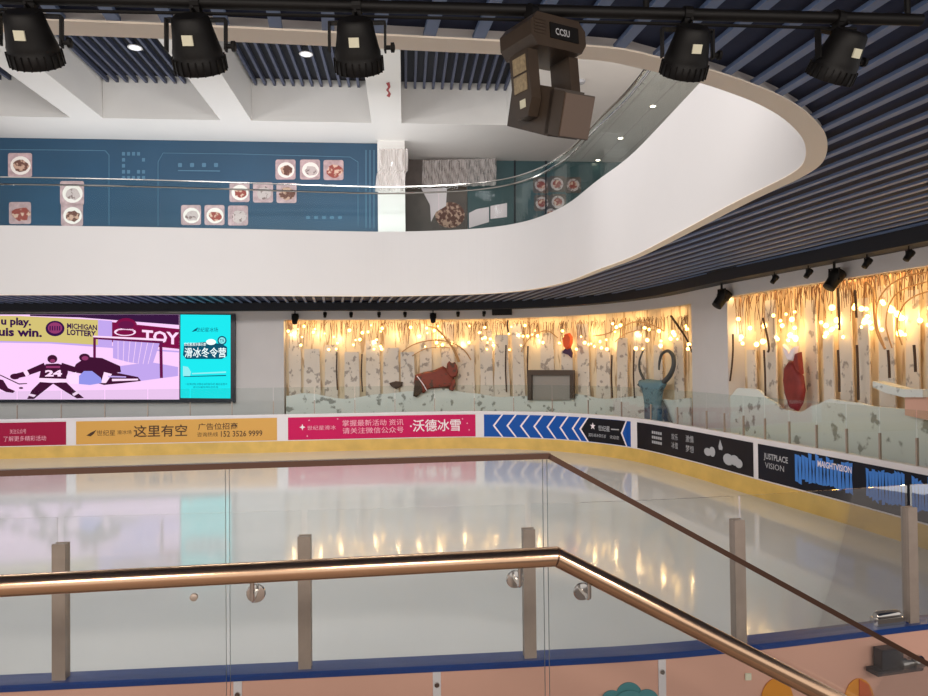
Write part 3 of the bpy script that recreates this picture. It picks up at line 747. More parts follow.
# red figure
red = empty('squirrel_figure', W3(796, 410, 0.0)[0], 'dark red long-bodied animal figure above the snow-drift board beside the tall birch trunks', 'animal figure')
fig('body', [(786, 380), (787, 367), (791, 361), (795, 361), (797, 366), (800, 370), (804, 376), (806, 390), (804, 402), (799, 411), (792, 408), (788, 396)], 'redfig', red, 0.0, 0.1)
fig('tail', [(797, 362), (799, 353), (802, 352), (803, 362), (804, 374), (800, 370)], 'redfig', red, 0.02, 0.1)
fig('tuft', [(790, 360), (786, 350), (785, 344), (790, 349), (793, 356), (795, 350), (799, 346), (798, 353), (795, 361)], 'ink_white', red, 0.04, 0.08)
# framed recess
fr = empty('display_frame', W3(551, 394, 0.0)[0], 'dark wooden frame with a grey panel inside below the bird figure', 'frame')
mb = MB()
for a in ([(529, 370), (575, 370), (575, 375), (529, 375)], [(529, 375), (533, 375), (533, 400), (529, 400)], [(571, 375), (575, 375), (575, 398), (571, 398)]):
    mb.prism(wpoly(a, -0.02), W3(550, 380, 0)[1] * -0.14)
build('frame', mb, 'framewood', fr)
build('panel', MB().prism(wpoly([(533, 375), (571, 375), (571, 400), (533, 400)], -0.02), W3(550, 380, 0)[1] * -0.03), 'greyfill', fr)
# ledge at the right edge
ld = empty('snow_ledge', W3(908, 392, 0.0)[0], 'pale snow-covered ledge with a rosy block below the bent branch rings', 'snow decoration')
build('ledge', MB().prism(wpoly([(884, 381), (900, 385), (915, 389), (935, 389), (935, 397), (915, 397), (898, 393), (884, 387)], 0.0), W3(908, 390, 0)[1] * -0.2), 'snow', ld)
build('block', MB().prism(wpoly([(912, 396), (935, 396), (935, 420), (912, 415)], -0.02), W3(915, 400, 0)[1] * -0.12), 'pink', ld)

# ------------------------------------------------------------------ pelmet spotlights
def spot_proto():
    e = empty('spotlight', (0, 0, 0), '', 'spotlight')
    build('bracket', MB().tube([(0, 0, 0.0), (0, 0, -0.1)], 0.018, 8).box((-0.1, -0.012, -0.26), (-0.085, 0.012, -0.09)).box((0.085, -0.012, -0.26), (0.1, 0.012, -0.09)).box((-0.1, -0.012, -0.1), (0.1, 0.012, -0.085)), 'black', e)
    ax = Vector((0, -0.62, -0.78)).normalized()
    build('body', MB().lathe([(0.05, -0.16), (0.08, -0.15), (0.085, 0.0), (0.1, 0.02), (0.105, 0.12), (0.098, 0.13), (0.09, 0.1)], 16, (0, 0, -0.24), -ax), 'black', e, smooth=True)
    build('lens', MB().lathe([(0.02, 0.095), (0.088, 0.098)], 16, (0, 0, -0.24), -ax), 'lens', e)
    return e
def spot_at(px, dep, sc_, label, proto=[None]):
    (p, n, q) = W3(px, 310, dep); z = ZS - 0.22; loc = Vector((p.x, p.y, z))
    rz = math.atan2(n.y, n.x) - math.pi / 2
    if proto[0] is None:
        proto[0] = spot_proto(); o = proto[0]; o.location = loc; o.rotation_euler = (0, 0, rz); o['label'] = label; o['group'] = 'spotlights under the pelmet'
    else: o = dup(proto[0], loc, rz, label, 'spotlights under the pelmet')
    o.scale = (sc_,) * 3
for px, sc_, lab in [(295, 1.05, 'black spotlight hanging over the grey wall end of the long birch alcove'), (433, 1.0, 'black spotlight hanging over the fox figure'),
                     (722, 1.35, 'black spotlight hanging in front of the white pillar'), (835, 1.2, 'black spotlight hanging over the tall trunks of the alcove of the red figure')]:
    spot_at(px, 0.2, sc_, lab)
for k, px in enumerate((325, 351, 379, 405, 458, 484)):
    spot_at(px, 0.2, 0.55, 'small black pelmet spotlight, %s of the six over the long birch alcove' % NTH[k])
for k, px in enumerate((775, 809, 868, 910)):
    spot_at(px, 0.3, 0.55, 'small black pelmet spotlight, %s of the four between the white pillar and the steps' % NTH[k])
p, n, q = W3(502, 312, 0.12); t = Vector((n.y, -n.x, 0))
tag(build('control_box', MB().obox((p.x, p.y, ZS - 0.31), t * 0.3, n * 0.1, (0, 0, 0.09)).obox((p.x, p.y, ZS - 0.32), t * 0.27, n * 0.11, (0, 0, 0.05)), 'black'), 'black box fixed under the pelmet above the long birch alcove', 'box')

# ------------------------------------------------------------------ video wall
scr0, sn, sq = W3(110, 350, 0.16); ln, rn, _ = W3(-30, 350, 0.16)[0], W3(236, 350, 0.16)[0], 0
sd = (rn - ln); sd.z = 0; sd.normalize(); sn = Vector((-sd.y, sd.x, 0))
def S(px, py, lay=0): return at_plane(px, py, scr0 - sn * (0.012 * lay), sn)
vw = empty('video_wall', S(100, 402), 'large lit video wall showing an ice hockey game with a cyan advert strip at its end', 'screen')
build('cabinet', MB().prism([S(-60, 313.5, 0), S(235, 314, 0), S(235, 402.5, 0), S(-60, 402.5, 0)], sn * 0.14), 'bezel', vw)
scrn = build('display', MB().prism([S(-58, 314.5, 1), S(179.2, 314.5, 1), S(179.2, 399.5, 1), S(-58, 399.5, 1)], sn * 0.008), 's_ice', vw)
adv = build('display', MB().prism([S(180.5, 314.5, 1), S(230.5, 315, 1), S(230.5, 398.5, 1), S(180.5, 398, 1)], sn * 0.008), 's_cyan', vw)
adv['label'] = 'cyan advert strip'
def sp(name, pts, m, lay=2, parent=None): return build(name, MB().prism([S(x, y, lay) for x, y in pts], sn * 0.004), m, parent or scrn)
def stx(s, x0, y0, x1, y1, m, lay=3, bold=0.0, parent=None, shear=0.0, name='lettering'):
    vs, fs = text_mesh(s, 1.0, bold)
    return build(name, MB().add([S(x0 + (x1 - x0) * u, y1 - (y1 - y0) * v + shear * (u - .5), lay) for u, v in vs], fs), m, parent or scrn)
def limb(p, q, w0, w1):
    dx, dy = q[0] - p[0], q[1] - p[1]; L = math.hypot(dx, dy); nx, ny = -dy / L, dx / L
    return [(p[0] + nx * w0, p[1] + ny * w0), (q[0] + nx * w1, q[1] + ny * w1), (q[0] - nx * w1, q[1] - ny * w1), (p[0] - nx * w0, p[1] - ny * w0)]
sp('crowd', [(30, 314.6), (179, 314.6), (179, 325), (140, 322), (80, 317.5), (30, 316)], 's_crowd')
sp('rink_advert', [(-58, 315), (20, 316), (98, 320), (98, 345), (50, 342), (0, 341), (-58, 340)], 's_yel')
sp('rink_advert', [(98, 320), (112, 321), (112, 346), (98, 345)], 's_ice2', 3)
sp('rink_advert', [(111, 322), (179.2, 329), (179.2, 349), (111, 342)], 's_red')
sp('pale_line', [(-58, 340), (0, 341), (50, 342), (98, 345), (179, 351), (179, 352.5), (98, 347), (50, 343.5), (0, 342.5), (-58, 341.5)], 's_ice2', 3)
stx('u play.', 1, 317.5, 31, 327.5, 's_ink', 3, 0.04, shear=1); stx('ouis win.', -10, 328, 42, 336.5, 's_ink', 3, 0.04, shear=1.5)
sp('medallion', disc_px(55, 328.5, 9.5, 7.8, 20), 's_ink', 3); sp('medallion', disc_px(55, 328, 7.2, 5.6, 18), 's_skin', 4)
for k in range(5): sp('medallion', [(49.5 + k * 2.4, 326), (50.6 + k * 2.4, 326), (50.6 + k * 2.4, 330.5), (49.5 + k * 2.4, 330.5)], 's_ink', 5)
stx('MICHIGAN', 67, 324, 97, 329.5, 's_ink', 3, 0.03, shear=2); stx('LOTTERY', 67, 330, 96, 336, 's_ink', 3, 0.04, shear=2)
stx('TOY', 142, 331, 179, 343.5, 's_white', 4, 0.03, shear=3)
sp('emblem', disc_px(126, 325.5, 11, 7.5, 20), 's_red', 3); sp('emblem', disc_px(126, 325, 8, 4, 16), 's_pipe', 4)
sp('emblem', disc_px(125, 332, 11, 4, 16), 's_white', 3); sp('emblem', disc_px(125, 332.4, 8.8, 2.6, 16), 's_red', 4)
sp('goal_net', [(113, 338), (160, 342), (152, 366), (128, 362), (113, 358)], 's_ice2', 4)
sp('ice_shade', [(120, 366), (150, 362), (178, 367), (178, 376), (140, 381), (118, 378)], 's_ice2', 3)
sp('goal_post', limb((94.5, 337), (94.5, 358), 1.3, 1.3), 's_pipe', 6); sp('goal_post', limb((160.8, 342), (161.4, 378), 1.5, 1.5), 's_pipe', 6)
sp('goal_post', [(93.5, 336.4), (163, 340.2), (163, 343.6), (93.5, 339)], 's_pipe', 6); sp('goal_post', [(93, 335.6), (166, 339), (166, 341.2), (93, 337.2)], 's_white', 7)
for k in range(7): sp('goal_net', limb((118 + k * 6, 341), (118 + k * 5, 364), .22, .22), 's_white', 5)
# the skater
sp('player_torso', [(39, 378), (41, 369), (46, 364), (58, 363.5), (66, 366), (68, 372), (66, 379)], 's_jersey', 6)
sp('player_helmet', disc_px(52.3, 359, 5, 4.2, 14), 's_jersey', 7); sp('player_face', disc_px(52.6, 360.8, 2.6, 1.8, 10), 's_skin', 8)
sp('player_arm', limb((45, 366), (27, 373), 3.4, 2.6), 's_jersey', 6); sp('player_cuff', limb((28, 372), (24.5, 374), 2.8, 2.4), 's_white', 7); sp('player_glove', disc_px(15, 376.5, 5, 3, 12), 's_jersey', 7); sp('player_arm', limb((25, 374), (16, 376), 2.6, 2.4), 's_jersey', 6)
sp('player_arm', limb((61, 366), (76, 370), 3.4, 2.6), 's_jersey', 6)
sp('player_belt', [(39, 378), (66.5, 379), (67, 382.5), (38.5, 382)], 's_white', 7)
sp('player_leg', [(40, 382), (54, 383), (40, 394), (34, 399), (27, 399), (32, 390)], 's_jersey', 6); sp('player_leg', [(52, 383), (66, 382), (74, 390), (84, 398), (77, 398.5), (66, 392)], 's_jersey', 6)
sp('player_sock', [(29, 393.5), (36, 395), (34, 397), (28, 395.6)], 's_white', 7); sp('player_sock', [(72, 394), (77, 391), (79, 393.2), (74, 396)], 's_white', 7)
stx('24', 45, 370, 62, 376.5, 's_white', 8, 0.05); sp('player_name', [(46, 366), (60, 366), (60, 368), (46, 368)], 's_skin', 8)
sp('hockey_stick', limb((0, 375), (19, 384), .5, .5), 's_jersey', 5); sp('hockey_stick', limb((19, 384), (27, 383.5), .6, .4), 's_jersey', 5); sp('puck', disc_px(21, 388, 2.2, 1, 10), 's_jersey', 5)
sp('player_leg', [(-6, 378), (3, 380), (8, 388), (15, 391), (13, 393), (6, 392), (-6, 386)], 's_jersey', 6); sp('player_torso', [(-20, 360), (-8, 362), (-3, 378), (-8, 386), (-20, 385)], 's_jersey', 6)
# the goalkeeper
sp('goalkeeper_body', [(72, 372), (76, 364), (82, 360), (90, 357), (102, 358), (111, 362), (120, 366), (121, 372), (110, 374), (98, 376), (84, 374)], 's_jersey', 5)
sp('goalkeeper_mask', disc_px(84.5, 357.5, 5.5, 4, 14), 's_jersey', 7); sp('goalkeeper_mask', disc_px(85, 358.2, 3.4, 2.2, 12), 's_skin', 8)
sp('goalkeeper_shirt', [(79, 376), (84, 371), (92, 371), (101, 378), (102, 383), (90, 385), (79, 384)], 's_blue', 7)
sp('goalkeeper_pad', [(66, 376), (76, 372), (79, 378), (78, 384), (70, 384)], 's_white', 6); sp('goalkeeper_pad', [(100, 370), (118, 373), (138, 377), (141, 381), (124, 383), (104, 385), (97, 383)], 's_jersey', 6)
sp('goalkeeper_pad', [(104, 372), (112, 374), (106, 383), (101, 383)], 's_white', 7); sp('goalkeeper_pad', limb((112, 380), (138, 379.5), 1.2, .8), 's_white', 7); sp('goalkeeper_pad', limb((108, 376.5), (126, 377), .8, .6), 's_ice2', 7)
# advert strip
stx('世纪星冰场', 196, 327.5, 218, 332, 's_navy', 3, 0.0, adv); sp('logo', [(191.5, 332), (195, 329), (198, 327.5), (196, 331)], 's_navy', 3, adv)
sp('headline_field', [(184, 344), (205, 342), (222, 344), (227, 347), (227, 356), (222, 359), (186, 359), (183, 355)], 's_navy', 2, adv)
stx('滑冰冬令营', 184.5, 347.5, 226, 357.5, 's_wht', 4, 0.012, adv); sp('badge', disc_px(222, 340.5, 4.6, 4.6, 16), 's_navy', 3, adv); sp('badge', disc_px(222, 340.5, 3.3, 3.3, 16), 's_pale', 4, adv)
stx('快乐', 219.8, 338.6, 224.2, 342.4, 's_navy', 5, 0.02, adv)
stx('世纪星滑冰俱乐部', 184, 342.6, 206, 346, 's_wht', 4, 0.01, adv); sp('picture', disc_px(211, 342, 5, 3, 14), 's_wht', 3, adv)
sp('picture', [(183, 366), (188, 367), (191, 372), (190, 376), (183, 376)], 's_pale', 3, adv); sp('small_print', [(184, 376.2), (226, 375), (226, 376), (184, 377)], 's_navy', 4, adv)
sp('small_print', [(192, 373), (226, 371.4), (226, 372.8), (192, 374.3)], 's_pale', 3, adv); stx('一起来体验冰雪运动的快乐吧 报名优惠中', 185, 383, 227, 385.2, 's_navy', 3, 0.0, adv); stx('活动名额有限先到先得', 193, 386.2, 218, 388, 's_navy', 3, 0.0, adv)

# ------------------------------------------------------------------ upper floor: hoarding, column, shopfront, coffered ceiling
TH = math.radians(4.8); ca, sa = math.cos(TH), math.sin(TH)
def AB(a, b, z): return Vector((a * ca - b * sa, a * sa + b * ca, z))
nb = Vector((-sa, ca, 0))
def at_b(px, py, b): return at_plane(px, py, nb * b, nb)
def abbox(mb, a0, a1, b0, b1, z0, z1):
    return mb.hexa([AB(a0, b0, z0), AB(a1, b0, z0), AB(a1, b1, z0), AB(a0, b1, z0), AB(a0, b0, z1), AB(a1, b0, z1), AB(a1, b1, z1), AB(a0, b1, z1)])
def toa(p): return p.x * ca + p.y * sa
ZB = 9.36; BH = 21.9
struct(build('wall_upper', abbox(MB(), -18, 14, 24.4, 24.6, 5.9, ZB + 1.2), 'white', base=(0, 24, 5.9)), 'white wall behind the upper floor shopfronts', 'wall')
aL, aR = toa(at_b(378, 180, BH)), toa(at_b(405, 180, BH - 0.3))
ho = empty('shop_hoarding', AB(-6, BH, 5.9), 'teal printed hoarding with food photographs behind the upper balustrade', 'hoarding')
build('panel', abbox(MB(), -17, aL - 0.01, BH, BH + 0.08, 5.9, ZB - 0.004), 'teal', ho)
def hb(px, py, lay=0): return at_b(px, py, BH - 0.006 - 0.006 * lay)
def hpoly(name, pts, m, lay=1, parent=None): return build(name, MB().prism([hb(x, y, lay) for x, y in pts], nb * 0.004), m, parent or ho)
def rrect(x0, y0, x1, y1, r=2.0):
    out = []
    for cx, cy, a0 in ((x1 - r, y0 + r, -90), (x1 - r, y1 - r, 0), (x0 + r, y1 - r, 90), (x0 + r, y0 + r, 180)):
        for k in range(4): a = math.radians(a0 + 30 * k); out.append((cx + r * math.cos(a), cy + r * math.sin(a)))
    return out
dk = ['dish_red', 'dish_brown', 'dish_pale']
for k, (x, y, s, d_, pl_) in enumerate([(20, 165, 12, 'dish_brown', 1), (72, 193, 12, 'dish_pale', 1), (20, 213, 11, 'dish_red', 0), (72, 215, 11, 'dish_brown', 1),
        (285.5, 169.5, 10, 'dish_brown', 1), (310, 169.5, 10, 'dish_pale', 1), (333.5, 170, 10, 'dish_red', 0), (239.5, 192, 10, 'dish_red', 1), (263, 192.5, 10, 'dish_pale', 0), (286.5, 193, 10, 'dish_brown', 0),
        (191, 215, 10, 'dish_pale', 1), (214.5, 215, 10, 'dish_red', 1), (238, 215.5, 10, 'dish_pale', 0)]):
    ph = hpoly('food_photo', rrect(x - s, y - s, x + s, y + s), 'photo', 1)
    if pl_: hpoly('plate', disc_px(x + .5, y + .5, s * .85, s * .78, 18), 'plate', 2, ph)
    r5 = random.Random(k); rad = s * (.64 if pl_ else .82)
    hpoly('dish', [(x + 1 + rad * math.cos(a) * r5.uniform(.8, 1.15), y + 1 + rad * .8 * math.sin(a) * r5.uniform(.8, 1.15)) for a in [2 * math.pi * i / 14 for i in range(14)]], d_, 3, ph)
def hline(pts, w=0.5):
    for p, q in zip(pts, pts[1:]): hpoly('print_line', limb(p, q, w, w), 'tealline', 1)
hline([(0, 149.5), (58, 150), (105, 150.5)], .35); hline([(105, 150.5), (109, 155), (109, 225)], .35); hline([(158, 226), (158, 162), (163, 153), (240, 154), (350, 157), (358, 162), (358, 226)], .3)
for k in range(4): hpoly('print_character', rrect(178 + k * 12, 163, 182 + k * 12, 167, .8), 'tealline', 1)
hline([(178, 170.5), (220, 171)], .5)
for k in range(5):
    for j in range(5):
        if random.random() < .75 and not (1 <= j <= 2 and 1 <= k <= 3): hpoly('print_character', [(122 + k * 5, 152 + j * 6), (125 + k * 5, 152 + j * 6), (125 + k * 5, 155.5 + j * 6), (122 + k * 5, 155.5 + j * 6)], 'tealline', 1)
for k in range(5): hpoly('print_character', [(306 + k * 8, 216), (310 + k * 8, 216), (310 + k * 8, 219), (306 + k * 8, 219)], 'tealline', 1)
for x in (366, 370, 374): hline([(x, 150), (x, 228)], .5)
struct(build('wall_column', abbox(MB(), aL, aR, BH - 0.3, BH + 0.6, 5.9, ZB), 'white'), 'white square column at the end of the teal hoarding', 'column')
def crumple(pts_fn, nu, nv, amp, seed, fine=9):
    r6 = random.Random(seed); mb = MB(); ph = [r6.uniform(0, 6.28) for _ in range(8)]
    for i in range(nu + 1):
        for j in range(nv + 1):
            u, v2 = i / nu, j / nv
            w = amp * (math.sin(fine * 6.28 * u + 3 * math.sin(4 * v2 + ph[0]) + ph[1]) * .6 + math.sin(fine * 11 * u + 2 * v2 + ph[2]) * .5 + r6.uniform(-.12, .12))
            mb.v.append(pts_fn(u, v2) - nb * (abs(w) + 0.01))
    for i in range(nu):
        for j in range(nv):
            a = i * (nv + 1) + j; mb.f.append((a, a + nv + 1, a + nv + 2, a + 1))
    b = len(mb.v); mb.v += [v + nb * 0.004 for v in mb.v[:b]]; mb.f += [tuple(b + i for i in reversed(f)) for f in mb.f[:]]
    return mb
p00 = lambda x, y, b_: at_b(x, y, b_)
tag(build('plastic_wrap', crumple(lambda u, v_: p00(379 + 29 * u - (4 if v_ < .5 else 0) * (1 - v_), 192 - 43 * v_, BH - 0.32), 26, 14, 0.07, 3, 4), 'film'), 'crumpled clear plastic wrapped round the top of the white column', 'plastic film')
sf = empty('shopfront', AB(1.5, 23.6, 5.9), 'dark brown shopfront under construction behind crumpled plastic film', 'shopfront')
a5 = toa(at_b(467, 180, 23.6))
build('panel', abbox(MB(), aR - 0.4, a5, 23.6, 23.7, 5.9, ZB - 0.004), 'brown', sf)
def sfp(name, pts, m, lay): return build(name, MB().prism([at_b(x, y, 23.595 - .01 * lay) for x, y in pts], nb * .006), m, sf)
sfp('lintel', [(405, 186), (466, 186), (466, 191), (405, 191)], 'framewood', 1)
sfp('white_patch', [(421, 188), (447, 188), (446, 206), (436, 212), (431, 222), (430, 205)], 'ink_white', 3)  # plain white shape with an irregular outline on the panel
sfp('foliage_print', disc_px(450, 215, 15, 13, 16), 'dish_brown', 2)
tag(build('plastic_film', crumple(lambda u, v_: p00(422 + 74 * u, 188 - 27 * v_ - 2 * u, 23.35), 90, 8, 0.16, 8, 11), 'film'), 'crumpled clear plastic film hung across the top of the brown shopfront', 'plastic film')
gs = empty('shop_window', AB(5, 23.6, 5.9), 'dark teal glass shop window with food posters beyond the brown shopfront', 'shop window')
build('panel', abbox(MB(), a5 + 0.01, 12, 23.6, 23.68, 5.9, ZB - 0.004), 'darkteal', gs)
for x in (514, 545):
    build('mullion', MB().prism([at_b(x, 150, 23.59), at_b(x + 1.5, 150, 23.59), at_b(x + 1.5, 235, 23.59), at_b(x, 235, 23.59)], nb * -.03), 'pelmet', gs)
def gsp(name, pts, m, lay, par=None): return build(name, MB().prism([at_b(x, y, 23.595 - .008 * lay) for x, y in pts], nb * .005), m, par or gs)
for k, (x, y, s) in enumerate([(541, 185, 8), (557, 184, 8), (573, 185, 8), (542, 203, 8), (558, 202, 8), (551, 214, 7)]):
    ph = gsp('food_photo', rrect(x - s, y - s, x + s, y + s), 'brown', 1); gsp('plate', disc_px(x, y, s * .8, s * .8, 16), 'dish_pale', 2, ph); gsp('dish', disc_px(x, y, s * .55, s * .5, 12), 'dish_red', 3, ph)
gsp('white_patch', [(469, 213), (477, 209), (489, 207), (489, 222), (469, 228)], 'ink_white', 2); gsp('white_patch', [(490.5, 206), (507, 203), (507, 217), (490.5, 219)], 'ink_white', 2)  # two plain white shapes on the window panel

# coffered upper ceiling
cc = MB(); B0, B1 = 8.5, 20.0
A_ = [(-16.5, -13.3), (-12.4, -9.13), (-8.27, -5.1), (-4.25, -0.9), (-0.05, 3.0)]
prev = -18
for a0, a1 in A_:
    abbox(cc, prev, a0, B0, B1, ZB, ZB + 1.25); prev = a1
abbox(cc, prev, 13, B0, 24.5, ZB, ZB + 1.25)
abbox(cc, -18, prev, B1, 24.5, ZB, ZB + 1.25)
struct(build('ceiling_upper', cc, 'white', base=(0, 16, ZB)), 'white upper floor ceiling with deep coffers', 'ceiling')
us_ = MB(); ur = MB()
for a0, a1 in A_:
    x = a0 + 0.1
    while x < a1 - 0.06:
        abbox(us_, x, x + 0.07, B0, B1, ZB + 1.0, ZB + 1.12); x += 0.26
    abbox(ur, a0, a1, B0, B1, ZB + 1.2, ZB + 1.25)
M['slat_upper'] = mat('upper_slat', (66, 72, 94), 0.5)
struct(build('ceiling_slats', us_, 'slat_upper', base=(0, 16, ZB)), 'blue-grey slats inside the upper ceiling coffers', 'ceiling')
struct(build('ceiling_void', ur, 'pelmet', base=(0, 16, ZB)))
def lamp_disc(px, py, z, r, m, label):
    p = at_z(px, py, z); e = empty('downlight', p, label, 'downlight', 'downlights of the upper ceiling')
    build('trim_ring', MB().lathe([(r * .8, -0.005), (r, -0.012), (r * 1.02, 0.0)], 20, p), 'white', e, smooth=True)
    build('lamp', MB().lathe([(r * .1, -0.016), (r * .78, -0.013)], 20, p), m, e)
lamp_disc(135, 47.5, ZB + 0.99, 0.17, 'dimlight', 'pale round downlight in the slatted coffer beside the second lantern')
lamp_disc(306, 54, ZB + 0.99, 0.17, 'dimlight', 'pale round downlight in the slatted coffer beside the third lantern')
for (x, y), w in zip([(653, 106), (620.5, 138), (598, 160)], ['topmost', 'middle', 'lowest']):
    lamp_disc(x, y, ZB - 0.001, 0.085, 'downlight', 'bright recessed downlight, %s of the three above the white balcony curve' % w)
p = at_z(580, 81, ZB); tag(build('smoke_detector', MB().lathe([(0.05, -0.07), (0.11, -0.06), (0.13, -0.02), (0.13, 0.0)], 18, p), 'ink_grey', smooth=True), 'small round detector on the upper ceiling beside the moving head light', 'detector')
for k in range(3):                                    # linear grooves in the plain ceiling
    p = at_z(640 + 26 * k, 92, ZB); a = toa(p)
    struct(build('trim_3', abbox(MB(), a, a + 0.03, 13, 23.4, ZB - 0.008, ZB + 0.002), 'wallgrey'))
pd = at_z(388, 90, ZB)
for dz, r in ((0, .09), (0.22, .06), (-.2, .06)):
    pass
o = build('ceiling_decal', MB().add([at_z(x, y, ZB - 0.006) for x, y in [(386, 83), (389.5, 82), (390.5, 87), (388.5, 90), (391, 94), (389.5, 97.5), (386.5, 96), (388.5, 93), (386, 90), (388, 87)]], [tuple(range(10))]), 'reddecal')
tag(o, 'small red mark under the white beam that ends at the column', 'decal')

# ------------------------------------------------------------------ near glass railing with brass handrail
GO = 0.085
rail = empty('glass_railing', pq(-0.8, GO, ZP), 'frameless glass railing with brass handrail along the viewing platform and down the steps', 'railing')
C0 = on_rail(0, 471.5, GO); C1 = on_rail(548, 457, GO); C2 = on_rail(895, 646, GO)
CL = C0 + (C0 - C1) * 1.3; CL.z = C0.z; C0.z = C1.z = (C0.z + C1.z) / 2; CL.z = C0.z
CE = C2 + (C2 - C1) * 0.45
cap = MB()
def bar(mb, p, q, hw, hh):
    d = (q - p).normalized(); upv = N.cross(d); upv = -upv if upv.z < 0 else upv
    return mb.obox((p + q) / 2, (q - p) / 2, N * hw, upv * hh)
bar(cap, CL, C1 + T * 0.006, 0.014, 0.010); bar(cap, C1, CE, 0.014, 0.010)
build('cap_rail', cap, 'bronze', rail)
def gp(px, z): # point of glass plane under pixel column
    p = on_rail(px, 560, GO); return Vector((p.x, p.y, z))
zt = C1.z; zb = ZP + 0.01
def pane(pts):
    o = build('glass_pane', MB().prism(pts, N * 0.012), 'glass', rail)
    o.data.materials.append(M['glass_edge'])
    for f in o.data.polygons:
        if len(f.vertices) == 4 and abs(f.normal.dot(N)) < 0.5: f.material_index = 1
xl = gp(-260, 0); 
for xa, xb in ((-200, 225.5), (229.5, 544)):
    a, b2 = gp(xa, 0), gp(xb, 0); pane([Vector((a.x, a.y, zb)), Vector((b2.x, b2.y, zb)), Vector((b2.x, b2.y, zt)), Vector((a.x, a.y, zt))])
def cz(p):
    t = (p - C1).dot(T) / (CE - C1).dot(T); return C1.z + (CE.z - C1.z) * max(0, t)
a = gp(548.5, 0); b2 = Vector((CE.x, CE.y, 0)) - T * 0.05
pane([Vector((a.x, a.y, ZP - 0.16)), Vector((b2.x, b2.y, 0.02)), Vector((b2.x, b2.y, cz(b2))), Vector((a.x, a.y, cz(a)))])
HL = H0 + (H0 - H1) * 1.3; HL.z = H1.z; H0.z = H1.z
H2 = on_rail(741, 651.5); HE = H2 + (H2 - H1) * 0.9
hand = build('handrail', MB().tube([HL, H1, HE], 0.034, 24), 'brass', rail, smooth=True)
build('bend_collar', MB().lathe([(0.0348, -0.003), (0.0348, 0.003)], 24, H1, (T + (HE - H1).normalized()).normalized()), 'bronze', hand)
def bracket(px, py):
    p = on_rail(px, py); br = build('bracket', MB().tube([p + Vector((0, 0, -0.02)), p + Vector((0, 0, -0.085)), p + Vector((0, 0, -0.092)) + N * 0.012, p + Vector((0, 0, -0.092)) + N * (GO - 0.01)], 0.008, 8), 'chrome', rail, smooth=True)
    build('mounting_disc', MB().lathe([(0.031, -0.002), (0.033, 0.002), (0.03, 0.01), (0.012, 0.012)], 20, p + Vector((0, 0, -0.092)) + N * GO, -N), 'chrome', br, smooth=True)
bracket(252, 573.5); bracket(520, 560); bracket(589, 573)
p = on_rail(194, 597, GO); build('glass_bolt', MB().lathe([(0.013, -0.004), (0.013, 0.006), (0.009, 0.009)], 14, p, -N), 'steel', rail, smooth=True)

# ------------------------------------------------------------------ lighting bar, lanterns, moving head
ZBAR = ZE + 1.6
BA, BB = at_z(-60, -4, ZBAR), at_z(921, 20, ZBAR)
barT = (BB - BA).normalized()
bar_o = empty('lighting_bar', (BA + BB) / 2, 'black lighting pipe hung below the slatted ceiling', 'lighting bar')
build('pipe', MB().tube([BA - barT * 1.5, BB], 0.027, 12), 'black', bar_o, smooth=True)
build('cable', MB().tube([BA - barT * 1.5 + Vector((0, 0.03, -0.02)), BA + Vector((0, 0.04, -0.035)), (BA + BB) / 2 + Vector((0, 0.03, -0.03)), BB + Vector((-.3, 0.02, -0.03))], 0.008, 6), 'black', bar_o)
for k in (0.1, 0.42, 0.7, 0.985):
    p = BA.lerp(BB, k); build('hanger', MB().tube([p, Vector((p.x, p.y, ZS + 0.02))], 0.014, 8).lathe([(.05, -.01), (.05, .0)], 12, (p.x, p.y, ZS)), 'black', bar_o)
def barpt(px):
    lo, hi = -0.3, 1.0
    for _ in range(40):
        m_ = (lo + hi) / 2
        if proj(BA.lerp(BB, m_))[0] < px: lo = m_
        else: hi = m_
    return BA.lerp(BB, lo)
